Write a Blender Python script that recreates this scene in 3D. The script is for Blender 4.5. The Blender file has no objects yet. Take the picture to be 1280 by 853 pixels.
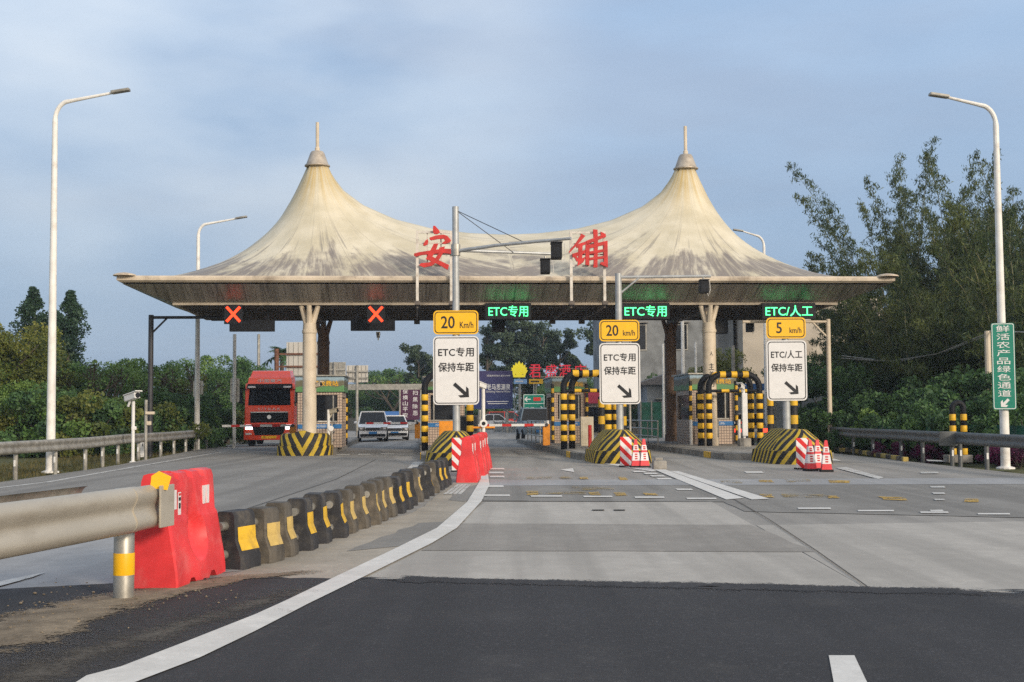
import bpy, bmesh, math, random
import numpy as np
from mathutils import Vector, Matrix
R = math.radians
PI = math.pi
random.seed(7)
SC = bpy.context.scene
COL = SC.collection

# ------------------------------------------------------------------ camera
FPX, CX, CY, CH = 1600.0, 640.0, 426.5, 1.5
PITCH, ROLL = math.atan((517 - 426.5) / FPX), R(0.4)
_f = Vector((0, math.cos(PITCH), math.sin(PITCH)))
_r0 = Vector((1, 0, 0)); _u0 = Vector((0, -math.sin(PITCH), math.cos(PITCH)))
_r = _r0 * math.cos(ROLL) - _u0 * math.sin(ROLL)
_u = _r0 * math.sin(ROLL) + _u0 * math.cos(ROLL)
cam_d = bpy.data.cameras.new('camera'); cam = bpy.data.objects.new('camera', cam_d); COL.objects.link(cam)
cam_d.sensor_width = 36.0; cam_d.lens = 36.0 * FPX / 1280.0
cam_d.clip_start = 0.1; cam_d.clip_end = 5000
mw = Matrix((( _r.x, _u.x, -_f.x, 0), (_r.y, _u.y, -_f.y, 0), (_r.z, _u.z, -_f.z, CH), (0, 0, 0, 1)))
cam.matrix_world = mw
SC.camera = cam

# ------------------------------------------------------------------ world, sun, exposure
SUN_EL, SUN_AZ = R(19), R(142)          # behind the camera, to the right
world = bpy.data.worlds.new('World'); SC.world = world; world.use_nodes = True
nt = world.node_tree; nt.nodes.clear()
def wn(t, **k):
    n = nt.nodes.new(t)
    for a, b in k.items(): setattr(n, a, b)
    return n
w_out = wn('ShaderNodeOutputWorld'); w_bg = wn('ShaderNodeBackground')
sky = wn('ShaderNodeTexSky', sky_type='NISHITA', sun_disc=False, sun_elevation=SUN_EL, sun_rotation=SUN_AZ,
         air_density=1.2, dust_density=2.5, ozone_density=2.0)
tc = wn('ShaderNodeTexCoord'); mp = wn('ShaderNodeMapping'); mp.inputs['Scale'].default_value = (1.0, 1.0, 2.6)
mp.inputs['Rotation'].default_value = (0.1, 0.25, 0.4)
nz = wn('ShaderNodeTexNoise'); nz.inputs['Scale'].default_value = 2.1; nz.inputs['Detail'].default_value = 5; nz.inputs['Roughness'].default_value = 0.5
cr = wn('ShaderNodeValToRGB')
cr.color_ramp.elements[0].position = 0.32; cr.color_ramp.elements[0].color = (2.55, 3.75, 5.6, 1)
cr.color_ramp.elements[1].position = 0.70; cr.color_ramp.elements[1].color = (4.3, 5.6, 7.4, 1)
sep = wn('ShaderNodeSeparateXYZ')
gr = wn('ShaderNodeMapRange'); gr.inputs['From Min'].default_value = 0.0; gr.inputs['From Max'].default_value = 0.32
gr.inputs['To Min'].default_value = 0.88; gr.inputs['To Max'].default_value = 1.22
vm = wn('ShaderNodeVectorMath', operation='SCALE')
mx = wn('ShaderNodeMix', data_type='RGBA'); mx.inputs[0].default_value = 0.86
L = nt.links.new
L(tc.outputs['Generated'], mp.inputs['Vector']); L(mp.outputs[0], nz.inputs['Vector']); L(nz.outputs['Fac'], cr.inputs[0])
L(tc.outputs['Generated'], sep.inputs[0]); L(sep.outputs['Z'], gr.inputs['Value'])
# slate and mauve bands of thicker cloud, and one bright break high on the left
mp2 = wn('ShaderNodeMapping'); mp2.inputs['Scale'].default_value = (0.9, 0.9, 4.2); mp2.inputs['Location'].default_value = (3.1, 0.4, 1.7)
nz2 = wn('ShaderNodeTexNoise'); nz2.inputs['Scale'].default_value = 2.4; nz2.inputs['Detail'].default_value = 6; nz2.inputs['Roughness'].default_value = 0.55
m2r = wn('ShaderNodeMapRange', interpolation_type='SMOOTHSTEP'); m2r.inputs['From Min'].default_value = 0.42; m2r.inputs['From Max'].default_value = 0.68; m2r.inputs['To Max'].default_value = 0.48
slate = wn('ShaderNodeMix', data_type='RGBA'); slate.inputs['B'].default_value = (3.15, 3.75, 5.0, 1)
L(tc.outputs['Generated'], mp2.inputs['Vector']); L(mp2.outputs[0], nz2.inputs['Vector']); L(nz2.outputs['Fac'], m2r.inputs['Value']); L(m2r.outputs[0], slate.inputs[0]); L(cr.outputs[0], slate.inputs['A'])
bd = wn('ShaderNodeVectorMath', operation='DOT_PRODUCT'); bd.inputs[1].default_value = (-0.208, 0.930, 0.302)
bm1 = wn('ShaderNodeMapRange', interpolation_type='SMOOTHSTEP'); bm1.inputs['From Min'].default_value = 0.955; bm1.inputs['From Max'].default_value = 1.0
bm2 = wn('ShaderNodeMath', operation='MULTIPLY'); bm3 = wn('ShaderNodeMapRange'); bm3.inputs['From Min'].default_value = 0.36; bm3.inputs['From Max'].default_value = 0.62
brk = wn('ShaderNodeMix', data_type='RGBA'); brk.inputs['B'].default_value = (6.6, 7.2, 7.9, 1)
L(tc.outputs['Generated'], bd.inputs[0]); L(bd.outputs['Value'], bm1.inputs['Value']); L(nz.outputs['Fac'], bm3.inputs['Value']); L(bm1.outputs[0], bm2.inputs[0]); L(bm3.outputs[0], bm2.inputs[1])
L(bm2.outputs[0], brk.inputs[0]); L(slate.outputs['Result'], brk.inputs['A'])
L(brk.outputs['Result'], vm.inputs[0]); L(gr.outputs[0], vm.inputs['Scale'])
# a brighter, warmer cloud deck on the sun's side of the sky (behind the camera)
dot = wn('ShaderNodeVectorMath', operation='DOT_PRODUCT'); dot.inputs[1].default_value = (math.sin(SUN_AZ), math.cos(SUN_AZ), 0.35)
glow = wn('ShaderNodeMapRange', interpolation_type='SMOOTHSTEP'); glow.inputs['From Min'].default_value = -0.15; glow.inputs['From Max'].default_value = 1.0
warm = wn('ShaderNodeMix', data_type='RGBA'); warm.inputs['B'].default_value = (11.5, 10.8, 9.8, 1)
L(tc.outputs['Generated'], dot.inputs[0]); L(dot.outputs['Value'], glow.inputs['Value'])
L(glow.outputs[0], warm.inputs[0]); L(vm.outputs[0], warm.inputs['A'])
L(sky.outputs[0], mx.inputs['A']); L(warm.outputs['Result'], mx.inputs['B'])
L(mx.outputs['Result'], w_bg.inputs['Color']); w_bg.inputs['Strength'].default_value = 0.105
L(w_bg.outputs[0], w_out.inputs['Surface'])

sun_d = bpy.data.lights.new('sun', 'SUN'); sun = bpy.data.objects.new('sun', sun_d); COL.objects.link(sun)
sun_d.energy = 2.6; sun_d.angle = R(10); sun_d.color = (1.0, 0.87, 0.71)
sdir = Vector((math.sin(SUN_AZ) * math.cos(SUN_EL), math.cos(SUN_AZ) * math.cos(SUN_EL), math.sin(SUN_EL)))
sun.rotation_euler = sdir.to_track_quat('Z', 'Y').to_euler(); sun.location = (0, -20, 30)

SC.view_settings.view_transform = 'Standard'; SC.view_settings.look = 'None'
SC.view_settings.exposure = 0.06; SC.view_settings.gamma = 1.0
try: SC.view_settings.use_curve_mapping = False
except Exception: pass
SC.render.engine = 'CYCLES'
SC.cycles.use_denoising = False; SC.cycles.max_bounces = 6; SC.cycles.transparent_max_bounces = 6

# ------------------------------------------------------------------ survey helpers (photo point -> place)
def ray(px, py):
    return _f + _r * ((px - CX) / FPX) + _u * (-(py - CY) / FPX)
def G(px, py, z=0.0):
    d = ray(px, py); t = (z - CH) / d.z
    return Vector((d.x * t, d.y * t, z))
def D(px, py, Y):
    d = ray(px, py); t = Y / d.y
    return Vector((d.x * t, Y, CH + d.z * t))
TH = R(4.4); OX, OY = -0.01, 48.8
def PL(u, v, z=0.0):                      # plaza frame: u across the lanes, v along them
    return Vector((OX + u * math.cos(TH) - v * math.sin(TH), OY + u * math.sin(TH) + v * math.cos(TH), z))

# ------------------------------------------------------------------ materials
MATS = {}
def _mat(name):
    m = bpy.data.materials.new(name); m.use_nodes = True; m.node_tree.nodes.clear()
    MATS[name] = m
    return m
class NB:
    def __init__(self, name):
        self.m = _mat(name); self.t = self.m.node_tree
        self.out = self.n('ShaderNodeOutputMaterial'); self.b = self.n('ShaderNodeBsdfPrincipled')
        self.l(self.b.outputs[0], self.out.inputs['Surface'])
        self.tc = self.n('ShaderNodeTexCoord')
    def n(self, t, **k):
        n = self.t.nodes.new(t)
        for a, b in k.items(): setattr(n, a, b)
        return n
    def l(self, a, b): self.t.links.new(a, b)
    def noise(self, scale, detail=4, rough=0.55, stretch=(1, 1, 1), src='Object', loc=(0, 0, 0)):
        mp = self.n('ShaderNodeMapping'); mp.inputs['Scale'].default_value = stretch; mp.inputs['Location'].default_value = loc
        self.l(self.tc.outputs[src], mp.inputs['Vector'])
        nz = self.n('ShaderNodeTexNoise'); nz.inputs['Scale'].default_value = scale
        nz.inputs['Detail'].default_value = detail; nz.inputs['Roughness'].default_value = rough
        self.l(mp.outputs[0], nz.inputs['Vector'])
        return nz.outputs['Fac']
    def rng(self, x, a, b, c=0.0, d=1.0, smooth=True):
        m = self.n('ShaderNodeMapRange'); m.interpolation_type = 'SMOOTHSTEP' if smooth else 'LINEAR'
        for k, v in zip(('From Min', 'From Max', 'To Min', 'To Max'), (a, b, c, d)): m.inputs[k].default_value = v
        self.l(x, m.inputs['Value']); return m.outputs[0]
    def math(self, op, a, b=None):
        m = self.n('ShaderNodeMath', operation=op)
        for i, x in enumerate((a, b)):
            if x is None: continue
            if isinstance(x, (int, float)): m.inputs[i].default_value = x
            else: self.l(x, m.inputs[i])
        return m.outputs[0]
    def mix(self, f, a, b, mode='MIX'):
        m = self.n('ShaderNodeMix', data_type='RGBA', blend_type=mode)
        for k, x in ((0, f), ('A', a), ('B', b)):
            if isinstance(x, (int, float)): m.inputs[k].default_value = x
            elif isinstance(x, tuple): m.inputs[k].default_value = (*x[:3], 1)
            else: self.l(x, m.inputs[k])
        return m.outputs['Result']
    def col(self, x):
        if isinstance(x, tuple): self.b.inputs['Base Color'].default_value = (*x[:3], 1)
        else: self.l(x, self.b.inputs['Base Color'])
    def bump(self, h, strength=0.3, dist=0.02):
        b = self.n('ShaderNodeBump'); b.inputs['Strength'].default_value = strength; b.inputs['Distance'].default_value = dist
        self.l(h, b.inputs['Height']); self.l(b.outputs[0], self.b.inputs['Normal'])
    def set(self, rough=0.6, metal=0.0, spec=0.5):
        self.b.inputs['Roughness'].default_value = rough; self.b.inputs['Metallic'].default_value = metal
        self.b.inputs['Specular IOR Level'].default_value = spec
def k(c, f): return tuple(min(1, max(0, x * f)) for x in c)
def M(name, c, rough=0.6, metal=0.0, var=0.15, scale=6, stretch=(1, 1, 1), grime=None, gamt=0.4, gscale=3, bump=0.0, bscale=60, spec=0.4):
    """paint / metal / stone with uneven tone and, if asked, grime of its own shape"""
    if name in MATS: return MATS[name]
    b = NB(name); b.set(rough, metal, spec)
    c0 = b.mix(b.rng(b.noise(scale, stretch=stretch), 0.3, 0.7), k(c, 1 - var), k(c, 1 + var))
    if grime:
        g = b.rng(b.noise(gscale, 6, 0.65, stretch=stretch, loc=(3, 7, 1)), 0.48, 0.72, 0, gamt)
        c0 = b.mix(g, c0, grime)
    b.col(c0)
    if bump: b.bump(b.noise(bscale, 3), bump, 0.01)
    return b.m
def EM(name, c, s):
    if name in MATS: return MATS[name]
    b = NB(name); b.col(k(c, 0.3)); b.b.inputs['Emission Color'].default_value = (*c, 1); b.b.inputs['Emission Strength'].default_value = s
    return b.m
def STRIPE(name, c1, c2, vec, period, duty=0.5, off=0.0, wear=(0.12, 0.11, 0.09), wamt=0.35, rough=0.55, src='Object', absx=False):
    if name in MATS: return MATS[name]
    b = NB(name); b.set(rough, 0, 0.35)
    sp = b.n('ShaderNodeSeparateXYZ'); b.l(b.tc.outputs[src], sp.inputs[0])
    t = None
    for i, a in enumerate(vec):
        if a:
            s = sp.outputs[i]
            if absx and i == 0: s = b.math('ABSOLUTE', s)
            s = b.math('MULTIPLY', s, a / period)
            t = s if t is None else b.math('ADD', t, s)
    t = b.math('FRACT', b.math('ADD', t, off + 50.0))
    msk = b.math('GREATER_THAN', t, duty)
    c = b.mix(msk, c1, c2)
    c = b.mix(b.rng(b.noise(5, 6, 0.7), 0.45, 0.75, 0, wamt), c, wear)
    b.col(c); return b.m

YEL = (0.74, 0.43, 0.02); BLK = (0.018, 0.018, 0.02)
m_galv = M('galvanised_steel', (0.42, 0.40, 0.355), 0.45, 0.7, 0.18, 5, grime=(0.2, 0.17, 0.13), gamt=0.35)
m_galv_old = M('weathered_galvanised', (0.35, 0.335, 0.30), 0.55, 0.45, 0.25, 4, grime=(0.13, 0.1, 0.07), gamt=0.35)
m_pole = M('pole_grey_paint', (0.40, 0.41, 0.41), 0.45, 0.3, 0.12, 4, grime=(0.2, 0.17, 0.13), gamt=0.3)
m_whitepole = M('pole_white_paint', (0.76, 0.74, 0.70), 0.5, 0, 0.08, 3, grime=(0.4, 0.33, 0.25), gamt=0.4)
m_dark = M('dark_steel', (0.05, 0.05, 0.055), 0.5, 0.3, 0.2)
m_black = M('black_plastic', (0.012, 0.013, 0.016), 0.55, 0, 0.2, spec=.2)
m_white = M('white_paint', (0.72, 0.71, 0.69), 0.5, 0, 0.06, 3, grime=(0.45, 0.4, 0.33), gamt=0.25)
m_signwhite = M('sign_white_sheeting', (0.70, 0.69, 0.68), 0.4, 0, 0.03)
m_signyel = M('sign_yellow_sheeting', (0.86, 0.47, 0.01), 0.4, 0, 0.03)
m_signblk = M('sign_black_print', (0.012, 0.012, 0.014), 0.5, 0, 0.05)
m_signgreen = M('sign_green_sheeting', (0.0, 0.19, 0.13), 0.4, 0, 0.05)
m_red = M('red_paint', (0.60, 0.035, 0.025), 0.45, 0, 0.12, 3)
m_red_old = M('weathered_red_lettering', (0.52, 0.025, 0.02), 0.6, 0, 0.22, 3, grime=(0.3, 0.05, 0.04), gamt=0.5)
m_redplastic = M('red_moulded_plastic', (0.72, 0.045, 0.05), 0.45, 0, 0.2, 2.2, grime=(0.66, 0.16, 0.15), gamt=0.5, gscale=3.5, bump=0.05, bscale=25)
m_refl = M('white_reflective_tape', (0.74, 0.70, 0.70), 0.35, 0, 0.06, 20)
m_yellow = M('yellow_paint', YEL, 0.5, 0, 0.1, 5, grime=(0.25, 0.17, 0.05), gamt=0.4)
m_rust = M('rusted_steel', (0.16, 0.07, 0.04), 0.75, 0.1, 0.35, 5)
m_glass = M('dark_window_glass', (0.012, 0.014, 0.018), 0.08, 0, 0.1, spec=0.35)
m_chrome = M('bright_metal_trim', (0.6, 0.6, 0.6), 0.25, 0.9, 0.05)
m_rubber = M('tyre_rubber', (0.018, 0.018, 0.018), 0.85, 0, 0.2)
m_orange = M('orange_enamel', (0.72, 0.26, 0.012), 0.5, 0, 0.1, grime=(0.3, 0.14, 0.05), gamt=0.3)
m_redled = EM('lit_red_lamp', (1.0, 0.045, 0.008), 2.6)
m_greenled = EM('lit_green_diodes', (0.07, 1.0, 0.28), 3.0)
m_head = EM('lit_headlamp', (0.9, 0.85, 1.0), 4.0)
m_tail = EM('lit_tail_lamp', (1.0, 0.05, 0.02), 3.0)
m_conc = M('raw_concrete', (0.29, 0.27, 0.24), 0.85, 0, 0.22, 3, grime=(0.12, 0.10, 0.08), gamt=0.55, bump=0.25, bscale=30)
m_kerb = M('kerb_concrete', (0.24, 0.22, 0.19), 0.85, 0, 0.3, 2, grime=(0.07, 0.06, 0.05), gamt=0.6, bump=0.25)
m_stripe_v = STRIPE('black_yellow_bands', BLK, YEL, (0, 0, 1), 0.62, 0.52, 0.1)
m_stripe_thin = STRIPE('black_yellow_narrow_bands', BLK, YEL, (0, 0, 1), 0.40, 0.5, 0.1)
m_boom = STRIPE('red_white_boom', (0.62, 0.03, 0.025), (0.78, 0.77, 0.75), (1, 0, 0), 0.9, 0.42, 0.0, wamt=0.12)
m_diag = STRIPE('red_white_diagonal', (0.66, 0.02, 0.02), (0.78, 0.76, 0.75), (1, 0, 1.0), 0.30, 0.5, 0.0, wamt=0.1)

# ------------------------------------------------------------------ mesh builder
class MB:
    def __init__(self): self.v = []; self.f = []; self.uv = None
    def add(self, vs, fs):
        o = len(self.v); self.v += [tuple(p) for p in vs]; self.f += [tuple(i + o for i in f) for f in fs]
    def bm(self, bm, mat=None):
        if mat is not None: bm.transform(mat)
        bm.verts.ensure_lookup_table(); bm.verts.index_update()
        self.add([v.co for v in bm.verts], [[v.index for v in f.verts] for f in bm.faces]); bm.free()
    def box(self, c, s, bev=0.0, rz=0.0, rx=0.0, ry=0.0, taper=None):
        bm = bmesh.new(); bmesh.ops.create_cube(bm, size=1)
        if taper:
            for v in bm.verts:
                if v.co.z > 0: v.co.x *= taper[0]; v.co.y *= taper[1]
        for v in bm.verts: v.co = Vector((v.co.x * s[0], v.co.y * s[1], v.co.z * s[2]))
        if bev: bmesh.ops.bevel(bm, geom=bm.edges[:], offset=bev, segments=2, affect='EDGES', profile=0.6)
        self.bm(bm, Matrix.Translation(c) @ Matrix.Rotation(rz, 4, 'Z') @ Matrix.Rotation(ry, 4, 'Y') @ Matrix.Rotation(rx, 4, 'X'))
        return self
    def tube(self, pts, r, n=10, caps=True):
        pts = [Vector(p) for p in pts]; N = len(pts)
        rs = r if isinstance(r, (list, tuple)) else [r] * N
        t0 = (pts[1] - pts[0]).normalized()
        a = t0.orthogonal().normalized(); vs = []
        for i, p in enumerate(pts):
            if i == 0: t = t0
            elif i == N - 1: t = (pts[-1] - pts[-2]).normalized()
            else: t = ((pts[i] - pts[i - 1]).normalized() + (pts[i + 1] - pts[i]).normalized())
            t = t.normalized() if t.length > 1e-6 else t0
            a = (a - t * a.dot(t)); a = a.normalized() if a.length > 1e-6 else t.orthogonal().normalized()
            b = t.cross(a)
            for j in range(n):
                w = 2 * PI * j / n
                vs.append(p + (a * math.cos(w) + b * math.sin(w)) * rs[i])
        fs = [(i * n + j, i * n + (j + 1) % n, (i + 1) * n + (j + 1) % n, (i + 1) * n + j) for i in range(N - 1) for j in range(n)]
        if caps: fs += [tuple(range(n))[::-1], tuple((N - 1) * n + j for j in range(n))]
        self.add(vs, fs); return self
    def lathe(self, prof, c=(0, 0, 0), n=20):
        vs = [(c[0] + r * math.cos(2 * PI * j / n), c[1] + r * math.sin(2 * PI * j / n), c[2] + z) for r, z in prof for j in range(n)]
        fs = [(i * n + j, i * n + (j + 1) % n, (i + 1) * n + (j + 1) % n, (i + 1) * n + j) for i in range(len(prof) - 1) for j in range(n)]
        fs += [tuple(range(n))[::-1], tuple((len(prof) - 1) * n + j for j in range(n))]
        self.add(vs, fs); return self
    def prism(self, poly, d0, d1, plane='xz'):
        def P(a, b, d): return {'xz': (a, d, b), 'xy': (a, b, d), 'yz': (d, a, b)}[plane]
        n = len(poly)
        self.add([P(a, b, d0) for a, b in poly] + [P(a, b, d1) for a, b in poly],
                 [tuple(range(n))[::-1], tuple(range(n, 2 * n))] + [(i, (i + 1) % n, n + (i + 1) % n, n + i) for i in range(n)])
        return self
    def loft(self, rings, caps=True, closed=True):
        n = len(rings[0]); vs = [p for r in rings for p in r]
        fs = [(i * n + j, i * n + (j + 1) % n, (i + 1) * n + (j + 1) % n, (i + 1) * n + j) for i in range(len(rings) - 1) for j in range(n if closed else n - 1)]
        if caps: fs += [tuple(range(n))[::-1], tuple((len(rings) - 1) * n + j for j in range(n))]
        self.add(vs, fs); return self
    def build(self, name, mat=None, parent=None, smooth=False, loc=None, rz=0.0, fix=True):
        me = bpy.data.meshes.new(name); me.from_pydata(self.v, [], self.f)
        if self.uv is not None:
            ul = me.uv_layers.new(name='UVMap')
            for lp in me.loops: ul.data[lp.index].uv = self.uv[lp.vertex_index]
        if fix:
            bm = bmesh.new(); bm.from_mesh(me); bmesh.ops.recalc_face_normals(bm, faces=bm.faces[:]); bm.to_mesh(me); bm.free()
        if mat: me.materials.append(mat)
        if smooth is True: me.polygons.foreach_set('use_smooth', [True] * len(me.polygons))
        o = bpy.data.objects.new(name, me); COL.objects.link(o)
        if smooth == 'auto':
            me.polygons.foreach_set('use_smooth', [True] * len(me.polygons))
            bm = bmesh.new(); bm.from_mesh(me)
            for e in bm.edges:
                if len(e.link_faces) == 2 and e.calc_face_angle(0) > R(35): e.smooth = False
            bm.to_mesh(me); bm.free()
        if loc is not None: o.location = loc
        o.rotation_euler.z = rz
        if parent: o.parent = parent
        return o
def thing(name, label, cat, loc=(0, 0, 0), rz=0.0, group=None):
    o = bpy.data.objects.new(name, None); COL.objects.link(o); o.location = loc; o.rotation_euler.z = rz
    o.empty_display_size = 0.2
    return tag(o, label, cat, group)
def tag(o, label, cat, group=None):
    o['label'] = label; o['category'] = cat
    if group: o['group'] = group
    return o
def struct(o): o['kind'] = 'structure'; return o
def stuff(o, label, cat): o['kind'] = 'stuff'; o['label'] = label; o['category'] = cat; return o
KIDS = {}
def copy_tree(o, label=None, loc=None, rz=None, parent=None, group=None, scale=None):
    c = o.copy(); COL.objects.link(c)
    if label: c['label'] = label
    if group: c['group'] = group
    if loc is not None: c.location = loc
    if rz is not None: c.rotation_euler.z = rz
    if scale is not None: c.scale = scale
    if parent: c.parent = parent
    for ch in [x for x in COL.objects if x.parent == o and x != c]:
        copy_tree(ch, parent=c)
    return c
NTH = ['nearest', 'second', 'third', 'fourth', 'fifth', 'sixth', 'seventh', 'eighth', 'ninth', 'tenth', 'eleventh', 'twelfth', 'thirteenth',
       'fourteenth', 'fifteenth', 'sixteenth', 'seventeenth', 'eighteenth', 'nineteenth', 'twentieth', 'twenty-first', 'twenty-second', 'twenty-third', 'twenty-fourth']

DG = None
def text(parent, s, c, h=None, w=None, mat=None, name='lettering', bold=0.0, y=0.0, depth=0.004, spacing=1.0, line=1.0, rot=0.0, flip=False):
    """raised lettering in the local XZ plane, facing -Y, fitted in the box h x w about c=(x,z)"""
    cu = bpy.data.curves.new(name, 'FONT'); cu.body = s; cu.align_x = 'CENTER'; cu.align_y = 'CENTER'
    cu.extrude = 0.01; cu.resolution_u = 3; cu.space_character = spacing; cu.space_line = line
    ob = bpy.data.objects.new('tmp', cu); COL.objects.link(ob)
    bpy.context.view_layer.update()
    me = bpy.data.meshes.new_from_object(ob.evaluated_get(bpy.context.evaluated_depsgraph_get()))
    bpy.data.objects.remove(ob); bpy.data.curves.remove(cu)
    co = np.zeros(len(me.vertices) * 3); me.vertices.foreach_get('co', co); co = co.reshape(-1, 3)
    lo, hi = co.min(0), co.max(0); sz = np.maximum(hi - lo, 1e-6)
    sy = h / sz[1] if h else w / sz[0]; sx = w / sz[0] if w else sy
    x = (co[:, 0] - (lo[0] + hi[0]) / 2) * sx; z = (co[:, 1] - (lo[1] + hi[1]) / 2) * sy; d = co[:, 2] / 0.02 * depth
    if rot:
        x, z = x * math.cos(rot) - z * math.sin(rot), x * math.sin(rot) + z * math.cos(rot)
    if flip: x = -x; d = -d
    out = np.stack([x + c[0], y - d, z + c[1]], 1)
    me.vertices.foreach_set('co', out.ravel()); me.update()
    if bold:
        e = bold * .55 * (hi[1] - lo[1]) * sy
        fs = [tuple(p.vertices) for p in me.polygons]; nv = len(out); V_ = []; F_ = []
        for n_, (dx, dz) in enumerate(((0, 0), (e, 0), (-e, 0), (0, e), (0, -e))):
            V_ += [tuple(q) for q in out + np.array([dx, -depth * .06 * n_, dz])]; F_ += [tuple(i + nv * n_ for i in f_) for f_ in fs]
        bpy.data.meshes.remove(me); me = bpy.data.meshes.new(name); me.from_pydata(V_, [], F_)
    me.name = name; me.materials.clear(); me.materials.append(mat)
    o = bpy.data.objects.new(name, me); COL.objects.link(o); o.parent = parent
    return o

def rrect(w, h, r, n=5, cx=0, cz=0):
    pts = []
    for sx, sz, a0 in ((1, 1, 0), (-1, 1, 90), (-1, -1, 180), (1, -1, 270)):
        for i in range(n + 1):
            a = R(a0 + 90 * i / n)
            pts.append((cx + sx * (w / 2 - r) + r * math.cos(a), cz + sz * (h / 2 - r) + r * math.sin(a)))
    return pts

# ================================================================== GROUND
def ground_mat(name, c, var=0.18, scale=0.35, fine=40, spk=0.25, rough=0.85, stain=(0.06, 0.055, 0.05), sa=0.35, streak=0.0, bump=0.3, spec=0.3):
    b = NB(name); b.set(rough, 0, spec)
    c0 = b.mix(b.rng(b.noise(scale, 5, 0.6), 0.3, 0.7), k(c, 1 - var), k(c, 1 + var))
    c0 = b.mix(b.rng(b.noise(fine, 2, 0.7), 0.25, 0.75), b.mix(spk, c0, k(c, 0.35)), c0)
    c0 = b.mix(b.rng(b.noise(fine * .4, 3, 0.7, loc=(1, 8, 0)), 0.54, 0.70, 0, spk), c0, k(c, 1.9))
    c0 = b.mix(b.rng(b.noise(3.5, 7, 0.7, loc=(9, 3, 0)), 0.35, 0.7), b.mix(.5, c0, k(c, .72)), c0)
    c0 = b.mix(b.rng(b.noise(0.8, 8, 0.72, loc=(4, 2, 0)), 0.5, 0.74, 0, sa), c0, stain)
    if streak:   # wheel tracks polished along the lanes
        c0 = b.mix(b.rng(b.noise(1.0, 4, 0.55, stretch=(1.5, 0.06, 1)), 0.42, 0.64, 0, min(1, streak * 1.7)), c0, k(c, 0.55))
    b.col(c0); b.bump(b.noise(fine * 1.6, 2), bump, 0.008)
    return b.m
m_asph = ground_mat('fresh_asphalt', (0.056, 0.054, 0.056), 0.2, 0.5, 75, 0.75, 0.82, (0.095, 0.088, 0.08), 0.5, 0.35, 0.9)
m_asph_mid = ground_mat('worn_asphalt', (0.275, 0.262, 0.24), 0.12, 0.5, 45, 0.25, 0.85, (0.11, 0.10, 0.09), 0.4, 0.35)
m_conc_light = ground_mat('light_road_concrete', (0.455, 0.428, 0.385), 0.10, 0.4, 35, 0.15, 0.85, (0.24, 0.22, 0.19), 0.3, 0.3)
m_conc_mid = ground_mat('grey_road_concrete', (0.35, 0.33, 0.30), 0.12, 0.4, 35, 0.18, 0.85, (0.16, 0.15, 0.13), 0.35, 0.35)
m_conc_band = ground_mat('stained_road_concrete', (0.325, 0.302, 0.27), 0.12, 0.7, 35, 0.18, 0.85, (0.18, 0.16, 0.14), 0.4, 0.25)
m_conc_blue = ground_mat('pale_blue_concrete', (0.37, 0.37, 0.37), 0.10, 0.4, 35, 0.15, 0.8, (0.22, 0.21, 0.2), 0.25, 0.2)
m_beige = ground_mat('dusty_concrete', (0.40, 0.36, 0.30), 0.15, 0.8, 30, 0.2, 0.9, (0.17, 0.14, 0.11), 0.5, 0.2)
m_dirt = ground_mat('dry_dirt', (0.26, 0.21, 0.15), 0.4, 3.2, 26, 0.4, 0.95, (0.095, 0.07, 0.05), 0.85, 0, 1.0)
m_grassground = ground_mat('verge_soil', (0.09, 0.095, 0.035), 0.4, 0.3, 6, 0.3, 0.95, (0.17, 0.13, 0.08), 0.7, 0, 0.8)
m_line = ground_mat('white_road_paint', (0.70, 0.68, 0.64), 0.08, 1.2, 25, 0.15, 0.75, (0.42, 0.39, 0.34), 0.45, 0, 0.2)
m_line_worn = ground_mat('worn_white_paint', (0.58, 0.57, 0.54), 0.12, 1.5, 20, 0.2, 0.8, (0.30, 0.28, 0.25), 0.7, 0, 0.2)
m_yline = ground_mat('worn_yellow_paint', (0.56, 0.36, 0.08), 0.15, 2.0, 20, 0.3, 0.8, (0.25, 0.22, 0.17), 1.0, 0, 0.2)
m_yfaint = ground_mat('faded_yellow_paint', (0.36, 0.27, 0.12), 0.15, 1.5, 20, 0.2, 0.85, (0.24, 0.22, 0.2), 1.0, 0, 0.2)

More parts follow.
